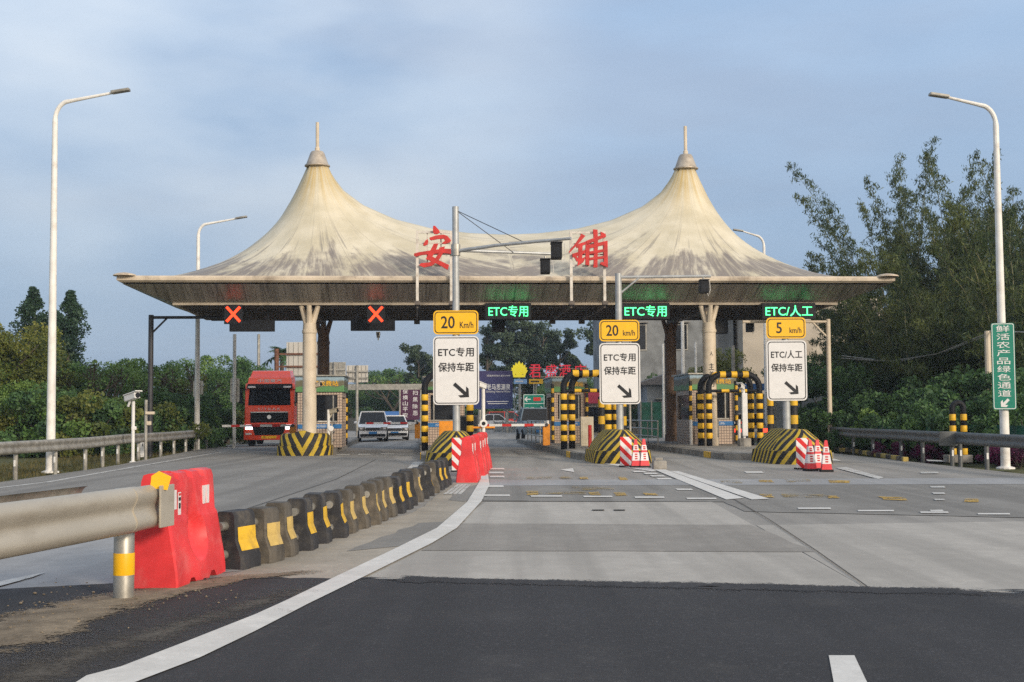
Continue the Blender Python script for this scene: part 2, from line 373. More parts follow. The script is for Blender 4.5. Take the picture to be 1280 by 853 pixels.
def thin_out(m, lo=.36, hi=.62, wy=1.0, sc=2.6):
    """the layer breaks up into grit towards its edge"""
    t = m.node_tree; out = [n for n in t.nodes if n.type == 'OUTPUT_MATERIAL'][0]; bs = [n for n in t.nodes if n.type == 'BSDF_PRINCIPLED'][0]
    tc_ = [n for n in t.nodes if n.type == 'TEX_COORD'][0]
    def N(ty): return t.nodes.new(ty)
    sp_ = N('ShaderNodeSeparateXYZ'); t.links.new(tc_.outputs['UV'], sp_.inputs[0])
    a, b_ = N('ShaderNodeTexNoise'), N('ShaderNodeTexNoise'); a.inputs['Scale'].default_value = sc; a.inputs['Detail'].default_value = 8; a.inputs['Roughness'].default_value = .72
    b_.inputs['Scale'].default_value = 38; b_.inputs['Detail'].default_value = 3
    for x in (a, b_): t.links.new(tc_.outputs['Object'], x.inputs['Vector'])
    def MM(op, x, y):
        m_ = N('ShaderNodeMath'); m_.operation = op
        for i_, q in enumerate((x, y)):
            if isinstance(q, (int, float)): m_.inputs[i_].default_value = q
            else: t.links.new(q, m_.inputs[i_])
        return m_.outputs[0]
    v = MM('ADD', MM('MULTIPLY', a.outputs['Fac'], 1.5), MM('MULTIPLY', b_.outputs['Fac'], .7)); v = MM('SUBTRACT', v, MM('MULTIPLY', sp_.outputs['Y'], wy))
    mr = N('ShaderNodeMapRange'); mr.interpolation_type = 'SMOOTHSTEP'; mr.inputs['From Min'].default_value = lo; mr.inputs['From Max'].default_value = hi; t.links.new(v, mr.inputs['Value'])
    tr = N('ShaderNodeBsdfTransparent'); mx_ = N('ShaderNodeMixShader'); t.links.new(mr.outputs[0], mx_.inputs[0]); t.links.new(tr.outputs[0], mx_.inputs[1]); t.links.new(bs.outputs[0], mx_.inputs[2]); t.links.new(mx_.outputs[0], out.inputs['Surface'])
    return m
thin_out(m_yline, .98, 1.16, 0, 3.5); thin_out(m_yfaint, 1.06, 1.3, 0, 3.0); thin_out(m_line_worn, .86, 1.05, 0, 3.0); thin_out(m_line, .74, .86, 0, 2.2)
def sheet(name, pts, z, mat, jit=0.0, sub=0.5):
    """a flat sheet with an outline that can be ragged"""
    P = []
    n = len(pts)
    for i in range(n):
        a, b = Vector(pts[i][:2]), Vector(pts[(i + 1) % n][:2])
        kk = max(1, int((b - a).length / sub)) if jit else 1
        for j in range(kk):
            p = a.lerp(b, j / kk)
            if jit: p += Vector((random.uniform(-jit, jit), random.uniform(-jit, jit)))
            P.append((p.x, p.y, z))
    me = bpy.data.meshes.new(name); me.from_pydata(P, [], [tuple(range(len(P)))])
    bm = bmesh.new(); bm.from_mesh(me)
    for f in bm.faces:
        f.normal_update()
        if f.normal.z < 0: f.normal_flip()
    bmesh.ops.triangulate(bm, faces=bm.faces[:]); bm.to_mesh(me); bm.free()
    me.materials.append(mat)
    o = bpy.data.objects.new(name, me); COL.objects.link(o)
    return struct(o)
def gsheet(name, px, z, mat, **kw): return sheet(name, [G(*p) for p in px], z, mat, **kw)

sheet('ground', [(-1500, -60), (1500, -60), (1500, 2500), (-1500, 2500)], -0.12, m_grassground)
RAIL_L = [G(67, 590), G(107, 585), G(158, 575), G(204, 570), G(259, 561)]
# the road bed
sheet('road', [(-13.0, -12), (13.5, -12), (12.0, 29), (11.4, 48), PL(12.6, 14)[:2], PL(12.6, 60)[:2], (22, 150), (-22, 150),
               PL(-13.2, 40)[:2], PL(-13.2, 6)[:2], (-12.2, 40), (-11.6, 31)], 0.0, m_conc_mid)
sheet('side_road', [PL(-80, 72)[:2], PL(80, 64)[:2], PL(80, 84)[:2], PL(-80, 92)[:2]], 0.004, m_asph_mid)
# bands of concrete and asphalt across the approach
gsheet('road_slab', [(440, 727), (608, 628), (890, 628), (1086, 738), (800, 733)], 0.004, m_conc_light)
gsheet('road_band', [(528, 689), (575, 655), (940, 657), (1020, 691)], 0.008, m_conc_band, jit=0.03)
gsheet('road_slab', [(1086, 738), (945, 657), (1290, 652), (1400, 652), (1500, 745), (1290, 744)], 0.004, m_conc_light)
gsheet('asphalt_strip', [(600, 627), (611, 608), (1290, 603), (1400, 640), (1290, 648), (930, 640), (905, 628)], 0.0075, m_asph_mid, jit=0.02)
gsheet('road_strip', [(611, 608), (613, 601), (860, 600), (1290, 598), (1290, 606)], 0.0115, m_conc_blue)
gsheet('road_slab', [(-60, 655), (330, 640), (490, 608), (520, 590), (560, 604), (300, 714), (180, 728), (0, 737), (-200, 745)], 0.004, m_conc_blue)
gsheet('left_carriageway', [(-20, 606), (290, 562), (345, 560), (345, 572), (420, 574), (470, 560), (515, 584), (490, 607), (330, 640), (-60, 654)], 0.005, m_asph_mid)
gsheet('median_strip', [(285, 722), (310, 712), (520, 640), (568, 604), (606, 586), (608, 600), (590, 632), (470, 707), (442, 725)], 0.009, m_beige, jit=0.03)
gsheet('asphalt_patch', [(492, 668), (520, 655), (582, 652), (560, 664), (500, 684), (440, 690)], 0.013, m_asph_mid, jit=0.06)
gsheet('asphalt_patch', [(570, 614), (600, 606), (598, 622), (582, 628), (560, 626)], 0.013, m_asph_mid, jit=0.04)
gsheet('asphalt_patch', [(604, 627), (612, 610), (650, 610), (660, 627)], 0.0125, m_asph_mid, jit=0.04)
fore = [G(-300, 748), G(0, 738), G(170, 731), G(290, 724), G(460, 725), G(800, 733), G(1280, 743), G(1600, 750)]
sheet('foreground_asphalt', [(p.x, p.y) for p in fore] + [(14, -11), (-12.8, -11)], 0.013, m_asph, jit=0.045, sub=0.14)
for i in range(30):
    px = random.uniform(250, 1290); q = G(px, 727 + max(0, px - 460) * .019 + random.uniform(-3, 4)); w_, l_ = random.uniform(.05, .3), random.uniform(.015, .07)
    sheet('asphalt_crumbs', [(q.x - w_, q.y), (q.x, q.y + l_), (q.x + w_, q.y), (q.x, q.y - l_)], 0.0155 + i * 5e-5, m_asph, jit=.02, sub=.08)
# dirt drifted along the median
def dirt_strip(px, hw, z, mat):
    pts = [G(*p) for p in px]; P = []
    for i in range(len(pts) - 1):
        for q in range(6): P.append(pts[i].lerp(pts[i + 1], q / 6))
    P.append(pts[-1]); vs = []; uv = []; fs = []; n = 9
    for i, p in enumerate(P):
        a = P[max(0, i - 1)]; b_ = P[min(len(P) - 1, i + 1)]; d_ = (b_ - a).normalized(); nr = Vector((d_.y, -d_.x, 0))
        t = i / (len(P) - 1); w = np.interp(t, [0, .25, .6, 1], hw); e = min(1, 6 * t, 6 * (1 - t))
        for q in range(n):
            y = -1 + 2 * q / (n - 1); r_ = p + nr * y * w; vs.append((r_.x, r_.y, z)); uv.append((t, max(abs(y), 1 - e)))
    for i in range(len(P) - 1):
        for q in range(n - 1): fs.append((i * n + q, i * n + q + 1, (i + 1) * n + q + 1, (i + 1) * n + q))
    mb = MB(); mb.v = vs; mb.f = fs; mb.uv = uv
    return struct(mb.build('dirt', mat, None, fix=True))
m_dirt_thin = thin_out(ground_mat('thinning_dirt', (0.26, 0.21, 0.15), 0.4, 3.2, 26, 0.4, 0.95, (0.095, 0.07, 0.05), 0.85, 0, 1.0))
m_edge = thin_out(ground_mat('asphalt_edge_grit', (0.056, 0.054, 0.056), 0.2, 0.5, 75, 0.75, 0.82, (0.095, 0.088, 0.08), 0.5, 0.35, 0.9), .42, .66)
m_dust = thin_out(ground_mat('grey_brown_dust', (0.105, 0.095, 0.082), 0.3, 1.5, 40, 0.4, 0.95, (0.06, 0.055, 0.05), 0.5, 0, 0.5), .62, 1.25, .8)
dirt_strip([(455, 725), (640, 729), (800, 733), (1040, 738), (1290, 744)], [.34, .30, .36, .30], 0.0165, m_edge).name = 'asphalt_edge'
dirt_strip([(-60, 900), (60, 838), (180, 800), (300, 762), (420, 727)], [.75, .6, .5, .3], 0.0172, m_dust).name = 'road_dust'
dirt_strip([(-90, 832), (40, 782), (140, 752), (225, 738), (300, 724), (430, 714)], [.75, .62, .36, .14], 0.019, m_dirt_thin)
mb = MB()
for i in range(170):
    px = random.uniform(-20, 300); py = 770 - px * 0.13 + random.gauss(0, 14)
    p = G(px, py); s = random.uniform(0.004, 0.013) * (1.5 if random.random() < .1 else 1)
    bm = bmesh.new(); bmesh.ops.create_icosphere(bm, subdivisions=1, radius=s)
    for v in bm.verts: v.co *= random.uniform(.6, 1.3); v.co.z *= .55
    mb.bm(bm, Matrix.Translation((p.x, p.y, .02 + s * .2)))
stuff(mb.build('gravel', m_dirt), 'small clods of dry dirt along the near median', 'dirt')

# joints in the concrete
mj = M('joint_sealant', (0.05, 0.048, 0.045), 0.9)
def strip(name, px, w, z, mat, w1=None):
    pts = [G(*p) for p in px]; A = []; B = []
    for i, p in enumerate(pts):
        a = pts[max(0, i - 1)]; b = pts[min(len(pts) - 1, i + 1)]
        d = (b - a); nrm = Vector((-d.y, d.x, 0)).normalized() * (w / 2 if w1 is None else (w + (w1 - w) * i / (len(pts) - 1)) / 2)
        A.append((p + nrm)[:2]); B.append((p - nrm)[:2])
    return sheet(name, A + B[::-1], z, mat)
strip('road_joint', [(905, 618), (960, 650), (1020, 690), (1086, 737)], 0.016, 0.017, mj)
strip('road_joint', [(612, 628), (760, 628), (905, 628)], 0.02, 0.018, mj)
strip('road_joint', [(300, 640), (420, 600), (470, 575)], 0.02, 0.016, mj)
# paint
gsheet('road_line', [(108, 849), (150, 838), (240, 803), (320, 771), (359, 753), (427, 720), (490, 690), (546, 662), (584, 629), (599, 604), (604, 587),
                     (609, 587), (612, 607), (602, 628), (571, 662), (540, 681), (456, 723), (387, 757), (320, 792), (250, 826), (180, 853), (110, 880), (60, 880)], 0.021, m_line)
gsheet('road_line', [(1036, 823), (1068, 823), (1082, 853), (1110, 910), (1052, 910)], 0.018, m_line)
gsheet('road_line', [(-60, 744), (0, 729), (58, 717), (40, 724), (0, 735), (-60, 752)], 0.017, m_line_worn)
strip('road_line', [(-40, 615), (60, 603), (180, 582), (285, 564)], 0.14, 0.009, m_line_worn)
gsheet('road_line', [(818, 588), (832, 588), (930, 624), (908, 626)], 0.019, m_line)
gsheet('road_line', [(838, 590), (848, 590), (962, 625), (940, 626)], 0.019, m_line)
gsheet('road_line', [(740, 578), (755, 578), (830, 588), (815, 590)], 0.012, m_line)
gsheet('road_line', [(1045, 586), (1058, 585), (1105, 598), (1098, 600)], 0.019, m_line_worn)
for a, b, y in ((663, 702, 621.5), (729, 765, 622), (793, 830, 623), (858, 895, 624.5), (997, 1038, 637), (1072, 1117, 640), (1150, 1185, 642), (1222, 1262, 644)):
    gsheet('road_dash', [(a, y - .9), (b, y - .9), (b + 1, y + .9), (a + 1, y + .9)], 0.0185, m_line)
for a, b, y in ((612, 630, 587), (612, 629, 592), (613, 630, 597), (611, 629, 609), (604, 637, 620.5)):
    gsheet('road_dash', [(a, y - 1), (b, y - 1), (b + 1, y + 1), (a - 1, y + 1)], 0.0185, m_line)
for a, b, y in ((790, 805, 590.5), (804, 820, 593), (812, 829, 596), (820, 838, 599.5), (844, 864, 613)):
    gsheet('road_dash', [(a, y - .9), (b, y - .9), (b + 3, y + .9), (a + 3, y + .9)], 0.0185, m_line)
for a, b, y in ((1150, 1172, 592), (1162, 1180, 610), (1165, 1180, 618), (1167, 1180, 626), (1162, 1178, 640)):
    gsheet('road_dash', [(a, y - 1), (b, y - 1), (b + 2, y + 1), (a + 2, y + 1)], 0.0205, m_line_worn)
for px in ([(700, 588), (716, 586), (718, 591)], [(1013, 575), (1040, 573), (1052, 577)], [(930, 590), (952, 590), (955, 592), (933, 592)], [(1157, 575), (1176, 576), (1182, 578), (1160, 577)]):
    gsheet('road_arrow', px, 0.013, m_line)
for px, m in (([(658, 615), (672, 615), (673, 620), (659, 620)], m_yline), ([(734, 616), (747, 616), (750, 620), (737, 620)], m_yline), ([(768, 617), (780, 617), (784, 621), (770, 621)], m_yline),
              ([(804, 617), (820, 618), (823, 621), (806, 621)], m_yline), ([(724, 597), (735, 597), (736, 600), (725, 600)], m_yline), ([(772, 597), (783, 598), (786, 601), (775, 601)], m_yline),
              ([(700, 597), (712, 596), (714, 599), (702, 600)], m_yfaint), ([(715, 609), (765, 610), (768, 614), (712, 614)], m_yfaint), ([(658, 597), (690, 596), (690, 599), (658, 600)], m_yfaint),
              ([(673, 616), (733, 616), (733, 619), (674, 619)], m_yfaint),
              ([(948, 601), (965, 601), (968, 604), (950, 604)], m_yline), ([(980, 600), (1012, 600), (1015, 603), (984, 604)], m_yfaint), ([(1035, 601), (1062, 602), (1062, 605), (1037, 605)], m_yline),
              ([(950, 619), (964, 619), (968, 623), (953, 623)], m_yline), ([(975, 618), (1030, 619), (1040, 623), (980, 623)], m_yfaint), ([(1034, 621), (1046, 621), (1050, 624), (1036, 624)], m_yline),
              ([(1098, 622), (1130, 623), (1136, 627), (1105, 626)], m_yline), ([(1205, 625), (1222, 625), (1222, 629), (1206, 629)], m_yline), ([(900, 602), (925, 602), (928, 605), (902, 605)], m_yfaint)):
    gsheet('road_marking', px, 0.0185, m, jit=0.02, sub=0.3)
for px in ([(500, 641), (512, 641), (600, 604), (596, 604)],):
    pass
for i in range(4):
    strip('road_hatching', [(556 + i * 6, 619), (574 + i * 4.5, 606)], 0.07, 0.0165, m_line_worn)
for a, b in ((740, 755), (767, 781)):
    gsheet('tyre_mark', [(a, 638), (b, 638), (b + .5, 639.3), (a + .5, 639.3)], 0.0125, mj)
gsheet('tyre_mark', [(637, 563), (660, 566), (690, 574), (690, 576), (655, 570)], 0.006, m_asph_mid, jit=0.1)
# lane lines under the canopy and exits
for a, b, y in ((420, 436, 569), (447, 463, 568.5), (476, 492, 568)):
    gsheet('road_dash', [(a, y - .6), (b, y - .6), (b + 1, y + .6), (a + 1, y + .6)], 0.011, m_line_worn)
strip('road_line', [(509, 592), (518, 584), (523, 578)], 0.3, 0.011, m_line_worn)
# ================================================================== CANOPY
canopy = thing('toll_canopy', 'cream twin peaked fabric canopy with stained skirt spanning all the toll lanes', 'toll canopy', PL(0, 0), TH)
UE, V0, V1, ZE = 14.25, -1.6, 9.1, 6.54
VC = (V0 + V1) / 2; PK = 7.65; ZT = 11.75
NU, NV = 172, 64
us = np.linspace(-UE, UE, NU); vs_ = np.linspace(V0, V1, NV)
U, V = np.meshgrid(us, vs_)
ridge_pts = [(0, 11.75), (0.40, 11.72), (0.62, 11.2), (1.0, 10.4), (1.68, 9.25), (2.65, 8.32), (4.2, 7.40), (5.5, 6.93), (6.6, ZE)]
inner_pts = [(0, 11.75), (0.40, 11.72), (0.64, 11.25), (1.06, 10.7), (1.85, 10.12), (3.2, 9.55), (4.6, 9.2), (6.2, 9.0), (7.65, 8.94)]
d = np.abs(np.abs(us) - PK)
ridge = np.where(np.abs(us) > PK, np.interp(d, *zip(*ridge_pts)), np.interp(d, *zip(*inner_pts)))
Z = np.full(U.shape, 7.4)
rp = np.minimum(np.hypot(U - PK, V - VC), np.hypot(U + PK, V - VC))
fix_top = rp <= 0.42
jr = np.argmin(np.abs(vs_ - VC))
wu = 1 / (us[1] - us[0]) ** 2 * 0.9; wv = 1 / (vs_[1] - vs_[0]) ** 2
def bc(Z):
    Z[0, :] = Z[-1, :] = ZE; Z[:, 0] = Z[:, -1] = ZE
    Z[jr, :] = np.where(True, ridge, Z[jr, :])
    Z[fix_top] = ZT
bc(Z)
for it in range(2600):
    Zi = (wu * (Z[1:-1, :-2] + Z[1:-1, 2:]) + wv * (Z[:-2, 1:-1] + Z[2:, 1:-1])) / (2 * wu + 2 * wv)
    Z[1:-1, 1:-1] = Zi; bc(Z)
ii = np.arange(NV * NU).reshape(NV, NU)
mb = MB(); keep = {}
ang = np.where(U < 0, np.arctan2(U + PK, -(V - VC)), np.arctan2(U - PK, -(V - VC)))
# taut folds along the seams: shallow scallops between radial cables
Zs = Z - 0.05 * np.clip((rp - 0.8) / 2, 0, 1) * (np.abs(np.sin(ang * 9)) ** 0.5) * np.clip((Z - ZE) / 1.0, 0, 1)
mb.v = [(float(U[i, j]), float(V[i, j]), float(Zs[i, j])) for i in range(NV) for j in range(NU)]
mb.uv = [(float(ang[i, j]), float(rp[i, j])) for i in range(NV) for j in range(NU)]
mb.f = [(int(ii[i, j]), int(ii[i, j + 1]), int(ii[i + 1, j + 1]), int(ii[i + 1, j])) for i in range(NV - 1) for j in range(NU - 1)]
b = NB('stained_membrane'); b.set(0.6, 0, 0.3)
sp = b.n('ShaderNodeSeparateXYZ'); b.l(b.tc.outputs['Object'], sp.inputs[0])
z = sp.outputs['Z']
c = b.mix(b.rng(b.noise(0.8, 4), 0.3, 0.7), (0.53, 0.475, 0.345), (0.67, 0.61, 0.475))
st = b.noise(1.0, 8, 0.68, stretch=(4.3, 0.22, 1), src='UV')
st2 = b.noise(1.0, 6, 0.7, stretch=(24, 0.45, 1), src='UV', loc=(2, 5, 0))
# yellowed cloth under the caps
ye = b.math('MULTIPLY', b.rng(z, 9.2, 11.6), b.rng(st, 0.38, 0.62))
c = b.mix(b.math('MULTIPLY', ye, 0.85), c, (0.50, 0.34, 0.09))
gn = b.math('MULTIPLY', b.rng(z, 8.5, 11.5), b.rng(st2, 0.52, 0.7))
c = b.mix(b.math('MULTIPLY', gn, 0.55), c, (0.22, 0.21, 0.12))
low = b.rng(z, 8.6, 6.7)
pat = b.noise(0.5, 3, 0.6, loc=(1.3, 0, 0))
mo = b.rng(b.math('ADD', b.math('ADD', b.math('MULTIPLY', st, 0.9), b.math('MULTIPLY', low, 0.24)), b.math('MULTIPLY', pat, 0.55)), 0.82, 0.97)
mo = b.math('MULTIPLY', mo, b.rng(st2, 0.34, 0.54, 0.35, 1.0))
mo = b.math('MULTIPLY', mo, b.rng(z, 9.3, 8.3))
c = b.mix(b.math('MULTIPLY', mo, 0.84), c, (0.17, 0.145, 0.14))
drip = b.math('MULTIPLY', b.rng(b.noise(1.0, 5, 0.6, stretch=(15, 0.20, 1), src='UV', loc=(7, 1, 0)), 0.585, 0.66), b.rng(z, 9.6, 7.9))
c = b.mix(b.math('MULTIPLY', drip, 0.55), c, (0.14, 0.13, 0.13))
spk = b.math('MULTIPLY', b.rng(b.noise(5, 5, 0.7, stretch=(1, 1, 0.45)), 0.60, 0.70), b.rng(z, 9.2, 7.6))
c = b.mix(b.math('MULTIPLY', spk, 0.6), c, (0.17, 0.15, 0.14))
uvs = b.n('ShaderNodeSeparateXYZ'); b.l(b.tc.outputs['UV'], uvs.inputs[0])
seam = b.math('ABSOLUTE', b.math('SINE', b.math('MULTIPLY', uvs.outputs['X'], 9.0)))
c = b.mix(b.math('MULTIPLY', b.rng(seam, 0.06, 0.0), 0.42), c, (0.2, 0.18, 0.15))
b.col(c); b.bump(st2, 0.25, 0.05)
m_memb = b.m
mb.build('membrane', m_memb, canopy, smooth=True, fix=False)
# gutter rim
m_gutter = M('stained_cream_gutter', (0.55, 0.46, 0.35), 0.6, 0, 0.12, 2, grime=(0.16, 0.12, 0.09), gamt=0.7, gscale=1.6)
def rect_ring(u, v0, v1): return [(-u, v0), (u, v0), (u, v1), (-u, v1)]
mb = MB()
prof = [(0.10, ZE - 0.03), (0.16, ZE - 0.10), (0.16, 6.34), (0.05, 6.27), (-0.10, 6.27), (-0.06, ZE - 0.04)]
rings = []
for (su, sv) in ((-1, -1), (1, -1), (1, 1), (-1, 1)):
    rings.append([(su * (UE + o), (V0 - o) if sv < 0 else (V1 + o), zz + 0.06) for o, zz in prof])
mb.loft(rings + [rings[0]], caps=False)
mb.build('gutter', m_gutter, canopy)
mb = MB()
for su in (-1, 1):
    for vv in (V0 - .05, V1 + .05):
        mb.lathe([(0.42, 0), (0.40, .05), (0.24, .10), (0.05, .13)], (su * (UE - 0.1), vv, ZE + .02), 12)
mb.build('gutter_corner', m_gutter, canopy, smooth='auto')
# fascia: sloping skirt from gutter down to lip
b = NB('streaked_fascia_panel'); b.set(0.42, 0.0, 0.5)
s1 = b.noise(1, 6, 0.6, stretch=(2.2, 0.1, 0.2)); s2 = b.noise(1, 5, 0.7, stretch=(7.5, 0.2, 0.3), loc=(8, 0, 0))
c = b.mix(b.rng(s1, 0.35, 0.65), (0.28, 0.245, 0.205), (0.43, 0.38, 0.32))
c = b.mix(b.rng(s2, 0.5, 0.68, 0, 0.8), c, (0.055, 0.042, 0.033))
spx = b.n('ShaderNodeSeparateXYZ'); b.l(b.tc.outputs['Object'], spx.inputs[0])
jn = b.math('FRACT', b.math('MULTIPLY', b.math('ADD', spx.outputs['X'], 50.0), 1 / 0.55))
c = b.mix(b.math('MULTIPLY', b.math('LESS_THAN', jn, 0.04), 0.6), c, (0.05, 0.045, 0.04))
b.col(c); m_fascia = b.m
LU, LV0, LV1, ZL = 12.65, -0.1, 7.6, 5.70
ro = [(-UE, V0, 6.28), (UE, V0, 6.28), (UE, V1, 6.28), (-UE, V1, 6.28)]
ri = [(-LU, LV0, ZL), (LU, LV0, ZL), (LU, LV1, ZL), (-LU, LV1, ZL)]
for i in range(4):
    mb = MB(); j = (i + 1) % 4
    mb.add([ro[i], ro[j], ri[j], ri[i]], [(0, 1, 2, 3)])
    o = mb.build('fascia', m_fascia, canopy)
mb = MB()
lp = [(0.06, ZL + 0.02), (0.06, ZL - 0.07), (-0.06, ZL - 0.07), (-0.06, ZL + 0.02)]
rings = [[(su * (LU + o), (LV0 - o) if sv < 0 else (LV1 + o), zz) for o, zz in lp] for su, sv in ((-1, -1), (1, -1), (1, 1), (-1, 1))]
mb.loft(rings + [rings[0]], caps=False)
mb.build('lip_trim', m_gutter, canopy)
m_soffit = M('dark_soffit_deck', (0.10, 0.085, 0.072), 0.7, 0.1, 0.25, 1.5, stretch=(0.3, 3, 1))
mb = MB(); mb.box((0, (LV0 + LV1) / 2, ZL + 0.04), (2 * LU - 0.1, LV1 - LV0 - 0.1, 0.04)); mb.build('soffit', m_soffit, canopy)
m_beam = M('dark_beam_steel', (0.12, 0.10, 0.085), 0.6, 0.2, 0.2)
for v in np.linspace(0.6, 7.1, 7):
    MB().box((0, float(v), ZL - 0.06), (2 * LU - 0.5, 0.14, 0.15)).build('soffit_beam', m_beam, canopy)
for u in (-PK, PK):
    MB().box((u, 3.75, ZL - 0.17), (0.24, 7.3, 0.22)).build('cross_beam', m_beam, canopy)
m_cap = M('weathered_zinc_cap', (0.42, 0.37, 0.31), 0.5, 0.3, 0.2, 3, grime=(0.2, 0.13, 0.07), gamt=0.5)
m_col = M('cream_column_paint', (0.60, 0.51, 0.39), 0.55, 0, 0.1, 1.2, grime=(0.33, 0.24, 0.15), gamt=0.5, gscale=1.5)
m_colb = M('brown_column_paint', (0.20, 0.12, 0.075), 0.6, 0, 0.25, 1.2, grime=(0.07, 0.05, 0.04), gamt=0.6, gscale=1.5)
for u in (-PK, PK):
    cp = MB().lathe([(0.40, 11.64), (0.52, 11.655), (0.52, 11.70), (0.46, 11.73), (0.29, 12.20), (0.24, 12.27), (0.09, 12.31)], (u, VC, 0), 24).build('mast_cap', m_cap, canopy, smooth='auto')
    MB().lathe([(0.10, 12.30), (0.10, 12.42), (0.07, 12.46), (0.07, 13.48), (0.0, 13.5)], (u, VC, 0), 10).build('spike', m_col, cp, smooth='auto')
# columns with forked heads
for u in (-PK, PK):
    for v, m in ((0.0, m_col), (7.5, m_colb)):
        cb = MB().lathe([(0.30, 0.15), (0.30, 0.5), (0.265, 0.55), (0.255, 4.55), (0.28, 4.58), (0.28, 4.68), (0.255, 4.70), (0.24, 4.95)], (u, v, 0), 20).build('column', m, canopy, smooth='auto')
        hd = MB()
        for s in (-1, 1):
            hd.tube([(u, v, 4.72), (u + s * 0.12, v, 5.0), (u + s * 0.32, v, 5.62)], [0.17, 0.125, 0.09], 10)
            hd.tube([(u, v, 4.72), (u, v + s * 0.12, 5.0), (u, v + s * 0.32, 5.62)], [0.17, 0.125, 0.09], 10)
        hd.build('column_head', m, cb, smooth='auto')
cbw = [o for o in COL.objects if o.name.startswith('column') and o.parent == canopy and o.type == 'MESH'][2]
for s, zc, h in (('人', 3.75, .16), ('主', 3.25, .26), ('美', 2.95, .24), ('月', 2.6, .26), ('足', 2.0, .22)):
    text(cbw, s, (PK + 0.02, zc), h, h * 0.75, m_signblk, 'brush_lettering', y=-0.272)

# big red characters on their frames
def trace(polys, ox, oy, sc_, px_w, px_h, W, H):
    return [[((x - ox) / px_w * W, -(y - oy) / px_h * H) for x, y in p] for p in polys]
AN = [[(222, 215), (235, 214), (262, 245), (267, 258), (250, 270), (228, 268), (220, 250)],
      [(160, 330), (172, 312), (186, 303), (190, 318), (186, 338), (166, 349), (154, 344)],
      [(197, 294), (240, 279), (290, 273), (318, 282), (341, 313), (330, 326), (300, 336), (279, 331), (302, 313), (292, 300), (255, 302), (210, 311), (199, 305)],
      [(95, 400), (130, 391), (200, 380), (290, 367), (362, 369), (364, 406), (300, 396), (220, 403), (150, 409), (106, 421), (94, 412)],
      [(226, 335), (256, 333), (236, 388), (216, 420), (270, 450), (327, 476), (319, 509), (255, 472), (200, 447), (173, 436), (196, 392)],
      [(262, 360), (300, 352), (290, 392), (262, 440), (215, 481), (160, 493), (128, 478), (142, 464), (190, 461), (230, 439), (257, 400)]]
PU = [[(430, 147), (455, 160), (432, 186), (395, 226), (350, 270), (352, 256), (395, 203), (418, 168)],
      [(396, 216), (470, 190), (472, 207), (398, 237)],
      [(372, 272), (466, 244), (464, 264), (374, 296)],
      [(410, 228), (436, 222), (433, 300), (458, 288), (440, 325), (403, 347), (408, 300)],
      [(382, 290), (398, 286), (412, 312), (400, 322)],
      [(458, 192), (580, 146), (583, 166), (466, 212)],
      [(503, 120), (530, 122), (532, 200), (527, 357), (503, 357), (508, 220)],
      [(550, 134), (582, 150), (572, 170), (550, 160)],
      [(455, 216), (480, 212), (477, 345), (453, 341)],
      [(472, 218), (592, 190), (592, 212), (480, 238)],
      [(566, 196), (592, 194), (592, 357), (543, 336), (549, 324), (568, 324)],
      [(478, 258), (570, 243), (570, 260), (478, 275)],
      [(478, 297), (568, 285), (568, 301), (478, 313)]]
m_frame = M('peeling_white_frame', (0.62, 0.58, 0.52), 0.6, 0, 0.15, 4, grime=(0.25, 0.17, 0.1), gamt=0.6)
VS = -1.95
def canopy_sign(label, cpx, polys, ox, oy, zsc, char):
    Y = PL(0, VS)[1]; uu = (cpx - 640) * 46.95 / 1600
    pc = PL(uu, VS); uu += (640 + pc.x / pc.y * 1600 - cpx) * -pc.y / 1600
    t = thing('canopy_sign', label, 'sign', PL(uu, VS, 0), TH, 'red character signs on the canopy edge')
    mb = MB(); w = 0.62
    for s in (-1, 1): mb.box((s * w, 0.04, 6.9), (0.10, 0.08, 2.62))
    for zz in (8.16, 6.93): mb.box((0, 0.04, zz), (2 * w - .1, 0.07, 0.08))
    for zz in (7.35, 7.75): mb.box((0, 0.05, zz), (2 * w - .1, 0.05, 0.05))
    for xx in (-.25, .25): mb.box((xx, 0.09, 7.545), (0.05, 0.03, 1.22))
    mb.build('frame', m_frame, t)
    for s in (-1, 1):
        MB().box((s * w, 0.0, 5.55), (0.2, 0.2, 0.14)).box((s * w, 3.4, 5.42), (0.07, 6.6, 0.09)).box((s * w, 6.6, 5.34), (0.24, 0.2, 0.2)).build('support_rail', m_beam, t)
    mb = MB(); s_ = 46.9 / 1600 / zsc
    for n, p in enumerate(polys):
        mb.prism([((x - ox) * s_, 7.56 - (y - oy) * s_) for x, y in p], -0.13 - n * 0.003, -0.02)
    mb.build('character', m_red_old, t)
canopy_sign('red character on white frame at the canopy edge, left one with a dot on top', 543, AN, 229, 362, 5.33, 'an')
canopy_sign('red character on white frame at the canopy edge, right one with dense strokes', 736, PU, 471, 238, 4.923, 'pu')

